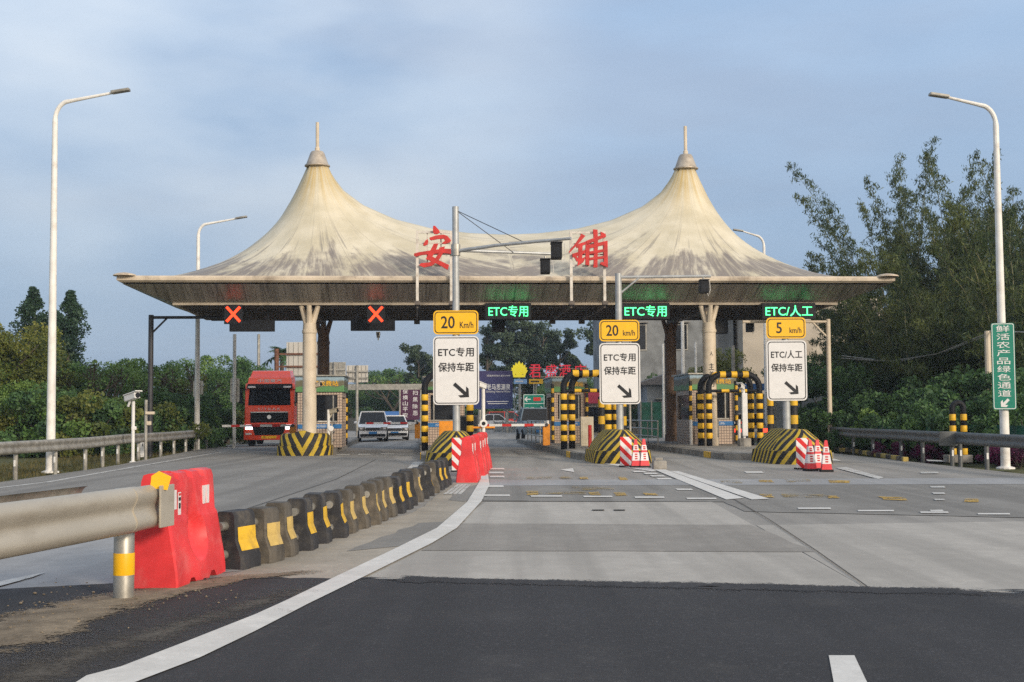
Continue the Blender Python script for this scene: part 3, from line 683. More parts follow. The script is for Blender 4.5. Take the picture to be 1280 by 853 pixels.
# ================================================================== TOLL ISLANDS
ISL = [(-7.8, 1.05, -1.3, 24.5, 1.0, 0.0), (-2.5, 1.0, -11.9, 22.5, .86, 0.0), (2.5, 1.0, -11.6, 16.5, .84, -.03), (7.72, 1.80, -13.2, 15.0, .88, -.32)]
def prow(hw, L, n=14):
    """plan of an island end: half ellipse front and straight sides; list of (x, y, perimeter from the tip)"""
    pts = []
    for i in range(n + 1):
        a = PI * i / n
        pts.append((-hw * math.cos(a), -L * math.sin(a) ** 0.9))
    return pts
def nose_mat(name, sign, period):
    b = NB(name); b.set(0.6, 0, 0.3)
    sp = b.n('ShaderNodeSeparateXYZ'); b.l(b.tc.outputs['UV'], sp.inputs[0])
    t = b.math('ADD', b.math('ABSOLUTE', sp.outputs['X']), b.math('MULTIPLY', sp.outputs['Y'], sign))
    wob = b.math('MULTIPLY', b.math('SUBTRACT', b.noise(2.5, 2), 0.5), 0.07)
    t = b.math('FRACT', b.math('MULTIPLY', b.math('ADD', b.math('ADD', t, wob), 20.0), 1 / period))
    c = b.mix(b.math('GREATER_THAN', t, 0.56), BLK, (0.55, 0.38, 0.03))
    c = b.mix(b.rng(b.noise(4, 7, 0.7), 0.46, 0.72, 0, 0.6), c, (0.10, 0.085, 0.06))
    b.col(c); b.bump(b.noise(20, 3), 0.3, 0.01); return b.m
m_nose_v = nose_mat('black_yellow_chevron_concrete', -0.62, 0.40)
m_nose_a = nose_mat('black_yellow_slanted_concrete', 0.75, 0.36)
def build_nose(parent, hw, L, back, H, dome, mat):
    # levels: (z, scale, setback)
    if dome: lv = [(0.0, 1.04, 0), (0.38, 1.0, 0), (0.385, 0.90, .08), (0.55, 0.80, .22), (0.70, 0.67, .36), (0.84, 0.51, .52), (H - .04, 0.40, .64), (H, 0.33, .74), (H + .006, 0.05, 1.2)]
    else: lv = [(0.0, 1.03, 0), (0.36, 1.0, 0), (0.365, 0.94, .05), (H - .08, 0.90, .10), (H, 0.85, .16), (H + .01, 0.5, .6), (H + .01, 0.05, 1.0)]
    mb = MB(); rings = []; uv = []
    n = 28
    for z, s, sb in lv:
        ring = []; base = prow(hw, L, n)
        pl = [(-hw, back)] + base + [(hw, back)]
        pl = [(x * s, (y + sb if y < 0 else (y if y == back else y + sb * 0.5))) for x, y in pl]
        mid = len(pl) // 2; per = [0.0] * len(pl)
        b0 = [(-hw, back)] + base + [(hw, back)]
        for i in range(mid + 1, len(pl)): per[i] = per[i - 1] + math.dist(b0[i], b0[i - 1])
        for i in range(mid - 1, -1, -1): per[i] = per[i + 1] - math.dist(b0[i], b0[i + 1])
        peak = 0.10 * math.exp(-1) if not dome else 0
        for i, (x, y) in enumerate(pl):
            zz = z + (0.12 * math.exp(-(per[i] / .35) ** 2) if (not dome and z > 0.5) else 0)
            ring.append((x, y, zz)); uv.append((per[i], zz + (sb * .5 if dome else 0)))
        rings.append(ring)
    mb.loft(rings, caps=True); mb.uv = uv
    return mb.build('striped_nose', mat, parent, smooth='auto')
names = ['leftmost toll island behind the red truck lane, with V striped rounded end', 'toll island with striped hump behind the three red water barriers',
         'toll island with striped hump under the second 20 km/h sign', 'rightmost toll island with striped hump under the 5 km/h sign']
islands = []
for i, (uc, hw, v0, v1, nhw, nof) in enumerate(ISL):
    t = thing('toll_island', names[i], 'toll island', PL(uc, v0, 0), TH, 'toll islands between the lanes')
    islands.append(t)
    Lf = 1.3
    ln = v1 - v0
    fr0 = 3.2 if i else .5
    plan = [(-hw, ln)] + [(x, y + Lf + fr0) for x, y in prow(hw, Lf, 16)] + [(hw, ln)]
    MB().prism(plan, -0.02, 0.20, 'xy').build('kerb', m_kerb, t)
    MB().prism([(x * 0.86, y + (0.16 if y < ln else -.1)) for x, y in plan], 0.19, 0.215, 'xy').build('island_paving', m_conc, t)
    o = build_nose(t, nhw, 1.0, 1.9 if i else 0.9, 0.98 if i else 0.80, i > 0, m_nose_a if i else m_nose_v)
    o.location = (nof, 1.0, 0.0)
    if i: MB().box((-hw - .012, 6.3, .10), (.03, .9, .205)).build('painted_kerb', m_yellow, t)

# ---- booths
b = NB('beige_wall_tiles'); b.set(0.4, 0, 0.5)
br = b.n('ShaderNodeTexBrick'); br.offset = 0.0; br.inputs['Scale'].default_value = 1.0
br.inputs['Brick Width'].default_value = 0.11; br.inputs['Row Height'].default_value = 0.11; br.inputs['Mortar Size'].default_value = 0.011
br.inputs['Color1'].default_value = (0.56, 0.43, 0.33, 1); br.inputs['Color2'].default_value = (0.50, 0.38, 0.29, 1); br.inputs['Mortar'].default_value = (0.16, 0.12, 0.1, 1)
cm = b.n('ShaderNodeCombineXYZ'); sp = b.n('ShaderNodeSeparateXYZ'); b.l(b.tc.outputs['Object'], sp.inputs[0])
b.l(b.math('ADD', sp.outputs['X'], sp.outputs['Y']), cm.inputs[0]); b.l(sp.outputs['Z'], cm.inputs[1]); b.l(cm.outputs[0], br.inputs['Vector'])
b.col(br.outputs['Color']); m_tile = b.m
m_bluestrip = M('blue_enamel_strip', (0.03, 0.17, 0.42), 0.4)
def header_mat(name, c1, c2, c3):
    b = NB(name); b.set(0.5)
    sp = b.n('ShaderNodeSeparateXYZ'); b.l(b.tc.outputs['Object'], sp.inputs[0])
    wv = b.math('ADD', sp.outputs['Z'], b.math('MULTIPLY', b.math('SUBTRACT', b.noise(2, 3), .5), .35))
    c = b.mix(b.rng(wv, 2.38, 2.46), c1, c2); c = b.mix(b.rng(wv, 2.62, 2.72), c, c3)
    b.col(c); return b.m
m_header = header_mat('printed_landscape_header', (0.10, 0.26, 0.09), (0.14, 0.13, 0.08), (0.30, 0.42, 0.50))
def booth(uc, v, w, label, txt='安铺收费站', posts=True):
    t = thing('toll_booth', label, 'toll booth', PL(uc, v, 0.2), TH, 'tiled toll booths on the islands')
    Lb = 3.0; H = 2.2; hw = w / 2
    mb = MB()
    mb.box((-hw + .09, 0.1, H / 2), (.18, .2, H)).box((hw - .09, 0.1, H / 2), (.18, .2, H)).box((0, .1, .5), (w - .36, .2, 1.0)).box((0, .1, H - .06), (w - .36, .2, .12))
    mb.box((-hw + .09, Lb - .1, H / 2), (.18, .2, H)).box((hw - .09, Lb - .1, H / 2), (.18, .2, H)).box((0, Lb - .1, .5), (w - .36, .2, 1.0)).box((0, Lb - .1, H - .06), (w - .36, .2, .12))
    for s in (-1, 1): mb.box((s * (hw - .08), Lb / 2, .5), (.16, Lb - .4, 1.0)).box((s * (hw - .08), Lb / 2, H - .1), (.16, Lb - .4, .2))
    mb.build('wall', m_tile, t)
    g = MB().box((0, .12, 1.57), (w - .37, .03, 1.12)).box((0, Lb - .12, 1.57), (w - .37, .03, 1.12))
    for s in (-1, 1): g.box((s * (hw - .1), Lb / 2, 1.5), (.03, Lb - .41, .99))
    wn_ = g.build('window', m_glass, t)
    fr = MB()
    for x in (-.3, .3): fr.box((x * w, .08, 1.57), (.05, .05, 1.12))
    fr.box((0, .08, 1.03), (w - .36, .08, .05)); fr.build('window_frame', m_galv_old, wn_)
    MB().box((0, Lb / 2, H + .31), (w + .16, Lb + .2, .62), .02).build('header_board', m_header, t)
    MB().box((0, Lb / 2, H + .65), (w + .3, Lb + .4, .05)).build('roof', m_galv, t)
    text(t, txt, (0.1, H + .34), .2, w * .72, m_signyel, 'header_lettering', bold=.02, y=-.105)
    MB().box((.0, -.015, .84), (w * .98, .03, .17)).build('blue_strip', m_bluestrip, t)
    text(t, '文明服务', (0, .84), .09, w * .55, m_signwhite, 'strip_lettering', y=-.033)
    for s in ((-1, 1) if posts else ()):
        MB().tube([(s * (hw + .06), -.12, 0), (s * (hw + .06), -.12, 2.55)], .065, 10).build('corner_post', m_stripe_thin, t, smooth='auto')
    return t
booth(-7.45, 2.6, 1.75, 'tiled toll booth on the island behind the cream column beside the red truck', posts=False)
booth(-2.42, 5.0, 1.6, 'tiled toll booth half hidden behind the first white lane sign', posts=False)
booth(2.95, 6.2, 1.36, 'tiled toll booth behind the hooped guards left of the second 20 km/h sign')
booth(8.3, 2.3, 1.75, 'tiled toll booth with dark window behind the wide striped hoops on the right island')

# ---- striped hoops guarding booths
def hoop(uc, hw, v, label, H=2.72, r=.115, base=.2):
    t = thing('crash_guard', label, 'crash guard', PL(uc, v, base), TH, 'black and yellow pipe hoops guarding the booths')
    pts = [(-hw, 0, 0), (-hw, 0, H - .55)] + [(-hw + .5 - .5 * math.cos(a), 0, H - .5 + .5 * math.sin(a)) for a in [PI / 2 * i / 8 for i in range(9)]]
    pts += [(-x, y, z) for x, y, z in pts[::-1]]
    MB().tube(pts, r, 14).build('pipe_hoop', m_black, t, smooth=True)
    for s in (-1, 1):
        for kk in range(5): MB().lathe([(r + .006, 0), (r + .012, .01), (r + .012, .20), (r + .006, .21)], (s * hw, 0, .3 + kk * .37), 14).build('yellow_band', m_yellow, t, smooth='auto')
    for x in (-.45, 0, .45):
        MB().tube([(x * hw - .11, 0, H), (x * hw + .11, 0, H)], r + .012, 14).build('yellow_band', m_yellow, t, smooth='auto')
    br_ = MB().tube([(-hw, .0, H - .62), (hw, .0, H - .62)], .055, 8).build('crossbar', m_black, t, smooth='auto')
    for s in (-1, 1): MB().tube([(s * .5 * hw, .0, H - .62), (s * .2 * hw, .0, H - .62)], .065, 8).build('crossbar_band', m_yellow, br_, smooth='auto')
    return t
hoop(8.42, .98, -.7, 'front black and yellow hoop of the pair before the right island booth')
hoop(8.22, .98, -.15, 'rear black and yellow hoop of the pair before the right island booth')
hoop(2.42, .80, -3.0, 'front black and yellow hoop beside the second 20 km/h sign')
hoop(2.76, .80, -2.6, 'rear black and yellow hoop beside the second 20 km/h sign')
hoop(-2.55, .80, -3.2, 'black and yellow hoop left of the first white lane sign')
hoop(-7.6, .92, 6.6, 'black and yellow hoop behind the leftmost booth next to the white van')
def post(uc, v, h, label, r=.09, base=.2, mat=None):
    o = MB().tube([(0, 0, 0), (0, 0, h)], r, 12).build('guard_post', mat or m_stripe_v, None, smooth='auto', loc=PL(uc, v, base), rz=TH)
    return tag(o, label, 'guard post', 'black and yellow single posts')
post(3.25, -1.2, 1.9, 'single black and yellow post between the hoops and the second 20 km/h sign', .13)
post(3.2, -6.6, 1.9, 'black and yellow post right below the second 20 km/h lane sign', .09)
post(8.95, -6.6, 2.0, 'left of two black and yellow posts below the 5 km/h lane sign', .13)
post(9.25, -5.6, 1.9, 'right of two black and yellow posts below the 5 km/h lane sign', .10)
post(8.6, -5.0, 1.9, 'black and yellow post between the striped hump and the right hoops', .11)

# ---- booms
def boom(u, v, L, d, label, z=1.03):
    t = thing('boom_barrier', label, 'boom barrier', PL(u, v, .2), TH, 'red and white lane booms')
    MB().box((0, 0, .43), (.28, .32, .86), .02).build('cabinet', m_orange, t)
    a = MB().box((d * L / 2, -.2, z - .2), (L, .05, .10)).build('boom_arm', m_boom, t)
    MB().tube([(0, -.24, z - .2), (0, .05, z - .2)], .07, 10).build('pivot', m_dark, t)
    return t
boom(-9.15, 9.5, 3.1, -1, 'red and white boom lowered in front of the red truck')
boom(-3.55, 20.0, 2.75, -1, 'red and white boom lowered in front of the white van')
boom(1.6, 3.0, 3.15, -1, 'red and white boom across the middle lane by the billboard')
boom(9.35, 6.5, 1.6, 1, 'short red and white boom on the far right lane by the grey car')

# ---- island cabinets and small things
def box_thing(name, label, cat, loc, s, mat, rz=TH, bev=.015, extra=None, group=None):
    mb = MB().box((0, 0, s[2] / 2), s, bev)
    t = thing(name, label, cat, loc, rz, group)
    mb.build('cabinet_body', mat, t)
    MB().box((0, -s[1] / 2 - .006, s[2] * .5), (s[0] * .8, .012, s[2] * .82), .004).build('door', extra or mat, t)
    MB().box((s[0] * .3, -s[1] / 2 - .02, s[2] * .55), (.03, .03, .1)).build('handle', m_dark, t)
    return t
m_beigecab = M('beige_cabinet_paint', (0.50, 0.44, 0.33), 0.5, 0, 0.08, 3, grime=(0.3, .24, .16), gamt=.4)
box_thing('control_cabinet', 'tall beige cabinet between hoops on the island by the second 20 km/h sign', 'cabinet', PL(3.05, 1.5, .2), (.5, .4, 1.15), m_beigecab)
box_thing('control_cabinet', 'orange cabinet behind the first white lane sign pole', 'cabinet', PL(-2.55, -3.9, .2), (.62, .4, 1.05), m_orange)
box_thing('control_cabinet', 'grey cabinet under the right booth window beside the hoop leg', 'cabinet', PL(8.0, 1.2, .2), (.45, .4, 1.0), m_galv_old)
box_thing('control_cabinet', 'yellow panel cabinet beside the hoop next to the white van', 'cabinet', PL(-6.95, 8.6, .2), (.4, .9, 1.35), m_yellow)
o = MB().tube([(0, 0, 0), (0, 0, .85)], .07, 10).build('bollard', m_red, None, smooth='auto', loc=PL(2.75, -1.6, .2)); tag(o, 'short red bollard behind the striped hoop leg of the third island', 'bollard', 'short bollards on the islands')
o = MB().tube([(0, 0, 0), (0, 0, .8)], .07, 10).build('bollard', m_red, None, smooth='auto', loc=PL(7.65, 1.2, .2)); tag(o, 'short dark red bollard under the right booth window', 'bollard', 'short bollards on the islands')
for u, v, l in ((7.15, 1.2, 'short cream bollard left of the right island booth'), (9.0, .9, 'short cream bollard right of the wide hoop leg'), (1.75, 3.8, 'short cream bollard at the foot of the booth left of the hoops')):
    o = MB().tube([(0, 0, 0), (0, 0, 1.0)], .06, 10).build('bollard', m_whitepole, None, smooth='auto', loc=PL(u, v, .2)); tag(o, l, 'bollard', 'short bollards on the islands')
# dark payment unit on island two
t = thing('payment_screen', 'dark framed glass unit right of the first white lane sign pole', 'payment unit', PL(-1.75, -1.2, .2), TH)
MB().box((0, 0, .62), (.78, .3, 1.24), .02).build('housing', m_dark, t)
MB().box((0, -.156, .32), (.66, .012, .52)).build('lower_panel', m_conc, t)
MB().box((0, -.156, .92), (.66, .012, .52)).build('screen', m_glass, t)
# fence rails on islands
def railing(u, v, L, label, h=.95, n=5):
    t = thing('island_railing', label, 'railing', PL(u, v, .2), TH, 'grey tube railings on the islands')
    for i in range(n): MB().tube([(0, L * i / (n - 1), 0), (0, L * i / (n - 1), h)], .025, 8).build('upright', m_galv, t, smooth='auto')
    for z in (h, h * .66, h * .33): MB().tube([(0, 0, z), (0, L, z)], .028, 8).build('rail', m_galv, t, smooth='auto')
railing(-6.85, .6, 9, 'grey tube railing along the right side of the leftmost island')
railing(1.7, 4.5, 8, 'grey tube railing along the third island beside the middle lane')
railing(6.1, 2.6, 9, 'grey tube railing left of the right island booth')
railing(-3.35, 6.5, 9, 'grey tube railing on the second island beside the exit lane')

# ---- cameras
def camera_head(name, label, loc, rz, mat=None, s=1.0, tilt=-.2, cat='camera', group='cctv cameras'):
    t = thing(name, label, cat, loc, rz, group)
    m = mat or m_white
    MB().box((0, 0, 0), (.13 * s, .36 * s, .12 * s), .02 * s, rx=tilt).build('housing', m, t)
    MB().box((0, -.02 * s, .075 * s), (.16 * s, .42 * s, .02 * s), .004, rx=tilt).build('sun_hood', m, t)
    MB().tube([(0, -.17 * s, .03 * s), (0, -.20 * s, .035 * s)], .05 * s, 12).build('lens', m_black, t)
    MB().tube([(0, .05 * s, -.06 * s), (0, .12 * s, -.18 * s)], .025 * s, 8).build('bracket', m, t)
    return t
def cam_post(u, v, h, label, mats, base=.2, loc=None):
    p = loc or PL(u, v, base)
    t = thing('camera_post', label, 'camera post', p, TH)
    MB().tube([(0, 0, 0), (0, 0, h)], .055, 10).build('post', mats, t, smooth='auto')
    MB().lathe([(.12, 0), (.12, .04), (.07, .06)], (0, 0, 0), 12).build('foot', mats, t)
    return t, p
t, p = cam_post(-1.62, -9.6, 2.05, 'white camera post with round lamp right of the first lane sign', m_whitepole)
MB().tube([(0, -.06, 1.0), (0, -.12, 1.0)], .12, 16).build('round_lamp', m_white, t, smooth='auto')
MB().tube([(0, -.12, 1.0), (0, -.125, 1.0)], .06, 12).build('lamp_lens', m_black, t)
MB().box((0, .0, .88), (.7, .08, .06), .02).build('orange_bar', m_orange, t)
camera_head('security_camera', 'white camera on post overlapping the lower right of the first lane sign', p + Vector((-.05, -.1, 2.15)), TH - .6, s=1.1)
t, p = cam_post(-6.95, .2, 1.5, 'thin camera post in front of the leftmost booth', m_whitepole)
MB().tube([(-.4, 0, 1.05), (.08, 0, 1.05)], .02, 6).build('side_arm', m_whitepole, t)
MB().tube([(.1, -.03, .78), (.1, -.09, .78)], .1, 14).build('round_lamp', m_white, t)
camera_head('security_camera', 'brown camera on the thin post before the leftmost booth', p + Vector((.18, -.05, 1.42)), TH + .9, m_beigecab, s=1.2)
camera_head('security_camera', 'cream camera mounted on the front left canopy column', PL(-7.36, -.1, 2.6), TH + .8, m_col, s=1.2)
t, p = cam_post(8.55, -1.6, 2.1, 'bright white camera post between the legs of the right hoops', m_white)
MB().box((.02, -.02, 1.2), (.2, .16, 1.6), .02).build('light_column', m_white, t)
MB().lathe([(.26, 0), (.26, .3), (.2, .32)], (0, 0, 0), 10).build('pedestal', m_conc, t)
camera_head('security_camera', 'white camera on top of the post between the right hoops', p + Vector((-.1, -.1, 2.22)), TH - .5, s=1.3)
t, p = cam_post(4.9, 2.2, 2.1, 'grey camera post left of the right island fence', m_galv_old, base=0.0)
camera_head('security_camera', 'grey camera on the post left of the right booth', p + Vector((-.05, -.1, 2.2)), TH - .4, m_galv_old, s=1.2)
# left verge camera posts
p = G(166, 577); p.z = -.05
t, _ = cam_post(0, 0, 2.05, 'white camera post just behind the left guardrail', m_white, loc=p)
MB().box((.03, 0, 1.15), (.16, .1, .12), .02).build('junction_box', m_white, t)
camera_head('roadside_camera', 'long white camera on the post behind the left guardrail', p + Vector((-.02, -.1, 2.18)), .9, s=1.7)
p = G(182, 575); p.z = -.05
t, _ = cam_post(0, 0, 2.1, 'grey post with brown boxes beside the white camera post on the left verge', m_galv_old, loc=p)
MB().box((.14, 0, 1.65), (.3, .2, .1), .02).build('brown_box', m_col, t)
MB().box((.1, 0, 1.3), (.16, .16, .14), .03).build('cream_box', m_col, t)
p = G(177, 570); p.z = -.05
box_thing('junction_cabinet', 'small white cabinet behind the left guardrail by the camera posts', 'cabinet', p, (.24, .2, .85), m_white, 0)

# ================================================================== LANE SIGN POLES
def plate(parent, w, h, r, cz, mat_bg, name, y=-.14, mat_line=None):
    t = MB().prism(rrect(w, h, r, 5, 0, cz), y, y + .025).build(name, mat_bg, parent)
    o = rrect(w - .075, h - .075, r * .8, 5, 0, cz); i = rrect(w - .125, h - .125, r * .68, 5, 0, cz)
    mb = MB(); n = len(o)
    mb.add([(x, y - .003, z) for x, z in o] + [(x, y - .003, z) for x, z in i], [(j, (j + 1) % n, n + (j + 1) % n, n + j) for j in range(n)])
    mb.build('border_line', mat_line or m_signblk, t)
    return t
def lane_sign(cpx, Y, z0, speed, unit, line1, scale, label, top):
    X = (cpx - 640) * Y / 1600
    t = thing('lane_sign', label, 'road sign', (X, Y, .2), TH * .3, 'lane signs on poles at the toll islands')
    MB().tube([(0, 0, 0), (0, 0, top)], [.115, .10], 14).build('pole', m_pole, t, smooth='auto')
    W, H = 1.37 * scale, 2.05 * scale; h2 = .72 * scale
    pz = z0 + H / 2
    p1 = plate(t, W, H, .13, pz, m_signwhite, 'lane_plate')
    sz = z0 + H + .04 + h2 / 2
    p2 = plate(t, W * .985, h2, .13, sz + .015, m_signyel, 'speed_plate')
    q = scale
    nw = (.40 if len(speed) > 1 else .18) * q
    text(p2, speed, (-.24 * q, sz + .02), .36 * q, nw, m_signblk, 'speed_figures', bold=.03, y=-.143)
    text(p2, unit, (.32 * q, sz - .06 * q), .19 * q, .40 * q, m_signblk, 'unit_lettering', bold=.02, y=-.143)
    text(p1, line1, (.0, pz + .55 * q), .27 * q, 1.06 * q, m_signblk, 'lane_lettering', bold=.035, y=-.143, spacing=1.05)
    text(p1, '保持车距', (.0, pz + .10 * q), .27 * q, 1.06 * q, m_signblk, 'distance_lettering', bold=.035, y=-.143)
    a = MB(); ang = R(-42); ca, sa = math.cos(ang), math.sin(ang)
    ar = [(-.30, -.055), (.12, -.055), (.12, -.055), (.02, -.19), (.10, -.19), (.30, 0), (.10, .19), (.02, .19), (.12, .055), (-.30, .055)]
    ar = [(-.30, -.055), (.13, -.055), (.02, -.18), (.12, -.18), (.30, 0), (.12, .18), (.02, .18), (.13, .055), (-.30, .055)]
    a.prism([((x * ca - z * sa) * q + .16 * q, (x * sa + z * ca) * q + pz - .60 * q) for x, z in ar], -.1435, -.141)
    a.build('arrow', m_signblk, p1)
    cl = MB()
    for zz in (pz - H * .3, pz + H * .3, sz): cl.box((0, -.05, zz), (.5, .14, .05))
    cl.build('clamp', m_galv, t)
    return t, Vector((X, Y, .2))
t2, P2 = lane_sign(570, 38.4, 1.57, '20', 'Km/h', 'ETC专用', 1.0, 'white lane sign under a yellow 20 Km/h plate on the tall two camera pole', 7.55)
MB().tube([(.02, 0, 6.2), (1.2, -.75, 6.27), (3.35, -2.0, 6.3)], [.06, .05, .045], 10).tube([(.02, 0, 6.22), (2.9, .75, 6.2)], [.05, .04], 10).build('camera_arm', m_pole, t2, smooth='auto')
MB().tube([(0, 0, 7.45), (2.05, -1.2, 6.29)], .012, 5).tube([(0, 0, 7.45), (1.75, .4, 6.2)], .012, 5).build('stay_wire', m_dark, t2)
MB().lathe([(.11, 6.05), (.14, 6.06), (.14, 6.40), (.11, 6.41)], (0, 0, 0), 14).build('collar', m_galv, t2)
def box_cam(label, loc, rz, s=1.0):
    t = thing('enforcement_camera', label, 'camera', loc, rz, 'dark boxed cameras on arms')
    MB().box((0, 0, -.21 * s), (.30 * s, .5 * s, .42 * s), .03 * s).build('housing', m_black, t)
    MB().box((0, -.02, .02 * s), (.33 * s, .56 * s, .03 * s), .008).build('hood', m_dark, t)
    MB().tube([(0, 0, .02), (0, 0, .12 * s)], .03, 8).build('mount', m_galv, t)
    MB().tube([(.12 * s, .2, -.3 * s), (.2 * s, .25, -.5 * s), (.26 * s, .2, -.3 * s), (.22 * s, .1, .05)], .012, 6).build('cable', m_white, t)
    return t
box_cam('left dark boxed camera hanging from the arm before the canopy', P2 + Vector((2.72, .8, 6.0)), 0, 1.0)
box_cam('right dark boxed camera hanging from the arm before the canopy', P2 + Vector((2.98, -1.65, 6.18)), 0, 1.05)
t3, P3 = lane_sign(774, 39.6, 1.56, '20', 'km/h', 'ETC专用', .92, 'white lane sign under a yellow 20 km/h plate on a one camera pole', 5.62)
MB().tube([(0, 0, 5.5), (2.85, -.2, 5.5)], .045, 10).tube([(0, 0, 4.95), (.65, -.05, 5.48)], .03, 8).build('camera_arm', m_pole, t3, smooth='auto')
box_cam('dark boxed camera at the end of the arm under the right canopy edge', P3 + Vector((2.62, -.18, 5.35)), 0, .9)
t4, P4 = lane_sign(982, 38.0, 1.62, '5', 'km/h', 'ETC/人工', .87, 'white lane sign under the yellow 5 km/h plate at the right island', 3.95)

# ================================================================== LED BOARDS UNDER THE CANOPY
def led_board(u, txt, w, label, v=-.35, zc=5.38):
    t = thing('led_sign', label, 'LED sign', PL(u, v, 0), TH, 'green LED lane signs under the canopy')
    MB().box((0, .1, zc), (w + .25, .16, .62), .01).build('housing', m_black, t)
    text(t, txt, (0, zc), .42, w, m_greenled, 'lit_lettering', y=.0, bold=.002, depth=.02)
led_board(-.15, 'ETC专用', 1.5, 'green LED lane sign above the middle lane right of the first 20 Km/h plate')
led_board(5.12, 'ETC专用', 1.62, 'green LED lane sign above the second 20 km/h plate')
led_board(10.72, 'ETC/人工', 1.85, 'green LED lane sign above the 5 km/h plate')
def cross_signal(u, label):
    t = thing('lane_signal', label, 'lane signal', PL(u, -.35, 0), TH, 'red cross lane signals under the canopy')
    MB().box((0, .1, 5.27), (.68, .16, .72), .01).build('housing', m_black, t)
    a = MB(); h = .27
    for s in (-1, 1):
        a.box((0, .012 - .003 * s, 5.27), (.095, .02, .74), ry=s * R(42))
    a.build('lit_cross', m_redled, t)
cross_signal(-10.45, 'lit red cross signal above the red truck lane')
cross_signal(-5.15, 'lit red cross signal above the white van lane')
def hang_box(u, v, z0, w, h, label, gap):
    t = thing('display_panel', label, 'display panel', PL(u, v, 0), TH, 'switched off dark panels hanging under the canopy')
    MB().box((0, 0, z0 + h / 2), (w, .22, h), .01).build('housing', m_black, t)
    mb = MB()
    for s in (-1, 1): mb.tube([(s * w * .35, 0, z0 + h), (s * w * .35, 0, 5.72)], .025, 6)
    mb.build('hanger', m_dark, t)
hang_box(-9.9, .9, 4.70, 1.7, .44, 'wide dark panel hanging under the left red cross', 0)
hang_box(-5.3, .9, 4.72, 1.7, .44, 'wide dark panel hanging under the right red cross', 0)
hang_box(-.45, .9, 4.66, .5, .5, 'small dark panel hanging below the middle green LED sign', 0)
hang_box(8.5, 1.5, 4.60, .5, .58, 'small dark panel hanging right of the right canopy column', 0)
camera_head('dome_camera', 'small camera hanging under the canopy below the right dark panel of the exit lane', PL(-5.1, 1.0, 4.55), TH, m_galv_old, 1.0)
# ================================================================== WATER BARRIERS AND BLOCKS
def barrier_proto(label, loc, rz):
    """long axis local Y, length 1.3, from y=0 back"""
    t = thing('water_barrier', label, 'water barrier', loc, rz, 'red plastic water barriers')
    L = 1.3
    def ring(y, f=1.0):
        half = [(.235, 0), (.235, .06), (.225, .16), (.15, .58), (.125, .62), (.115, .80), (.105, .93), (.085, .985), (.03, 1.0)]
        h = [(x * f, z) for x, z in half]
        return [(x, y, z) for x, z in h] + [(-x, y, z) for x, z in h[::-1]]
    bm = bmesh.new()
    ys = [0.0, .02, .06] + [.06 + (L - .12) * i / 44 for i in range(1, 44)] + [L - .06, L - .02, L]
    rows = []
    for y in ys:
        f = .93 if y in (0.0, L) else 1.0
        rr = ring(y, f); out = []
        for x, yy, z in rr:
            # round dimple through the flank and grooves at the top edge
            s = 1 if x > 0 else -1
            out.append((x, yy, z))
        rows.append(out)
    mbx = MB(); mbx.loft(rows, caps=True)
    # refine by bmesh: subdivide then push the dimple in
    me = bpy.data.meshes.new('tmp'); me.from_pydata(mbx.v, [], mbx.f); bm.from_mesh(me); bpy.data.meshes.remove(me)
    big = [e for e in bm.edges if abs(e.verts[0].co.z - e.verts[1].co.z) > .3]
    bmesh.ops.subdivide_edges(bm, edges=big, cuts=19, use_grid_fill=True)
    for v in bm.verts:
        x, y, z = v.co
        if abs(x) > .06 and .02 < y < L - .02:
            dd = math.hypot(y - .66, z - .42) / .23
            if dd < 1: v.co.x -= math.copysign(.125 * (1 - dd ** 3.5), x)
        if z > .97 :
            for gy in (.33, .66, .98):
                if abs(y - gy) < .05: v.co.z -= .045
        if z < .08:
            for gy in (.38, .92):
                q = abs(y - gy)
                if q < .10 and z < .03: v.co.z += .07 * (1 - (q / .10) ** 2)
    mb = MB(); mb.bm(bm)
    mb.build('shell', m_redplastic, t, smooth='auto')
    for s in (-1, 1):
        tp = MB()
        for yy in (.12, .22, .98, 1.08): tp.box((s * .121, yy, .76), (.012, .07, .17))
        tp.build('reflective_strip', m_refl, t)
    MB().tube([(0, .3, .99), (0, .3, 1.01)], .05, 12).build('filler_cap', m_redplastic, t)
    return t
w0, w1 = G(222, 738), G(287, 713); dv = (w1 - w0).normalized()
rz = -math.atan2(dv.x, dv.y)
perp = Vector((-dv.y, dv.x, 0))
wb = barrier_proto('large red plastic water barrier at the end of the near guardrail', w0 + perp * .235, rz)
st = MB().box((.124, .33, .72), (.004, .07, .20)).build('sticker', m_refl, wb)
MB().box((.127, .33, .76), (.003, .05, .03)).box((.127, .33, .70), (.003, .04, .05)).build('sticker_print', m_signblk, st)
MB().box((.127, .33, .80), (.003, .05, .02)).build('sticker_red_print', m_red, st)
pts3 = [(588, 604), (598, 596), (604, 588.5)]
for i, (px, py) in enumerate(pts3):
    p = G(px, py)
    copy_tree(wb, ['first', 'middle', 'last'][i] + ' red water barrier of three in a row before the first lane sign', p + Vector((-.08, 0, 0)), R(-3) if i else R(-2), scale=(1, 1, 1))
for o in [x for x in COL.objects if x.name.startswith('sticker') and x.parent and x.parent.name != wb.name and not x.parent.name.startswith('sticker')]:
    pass

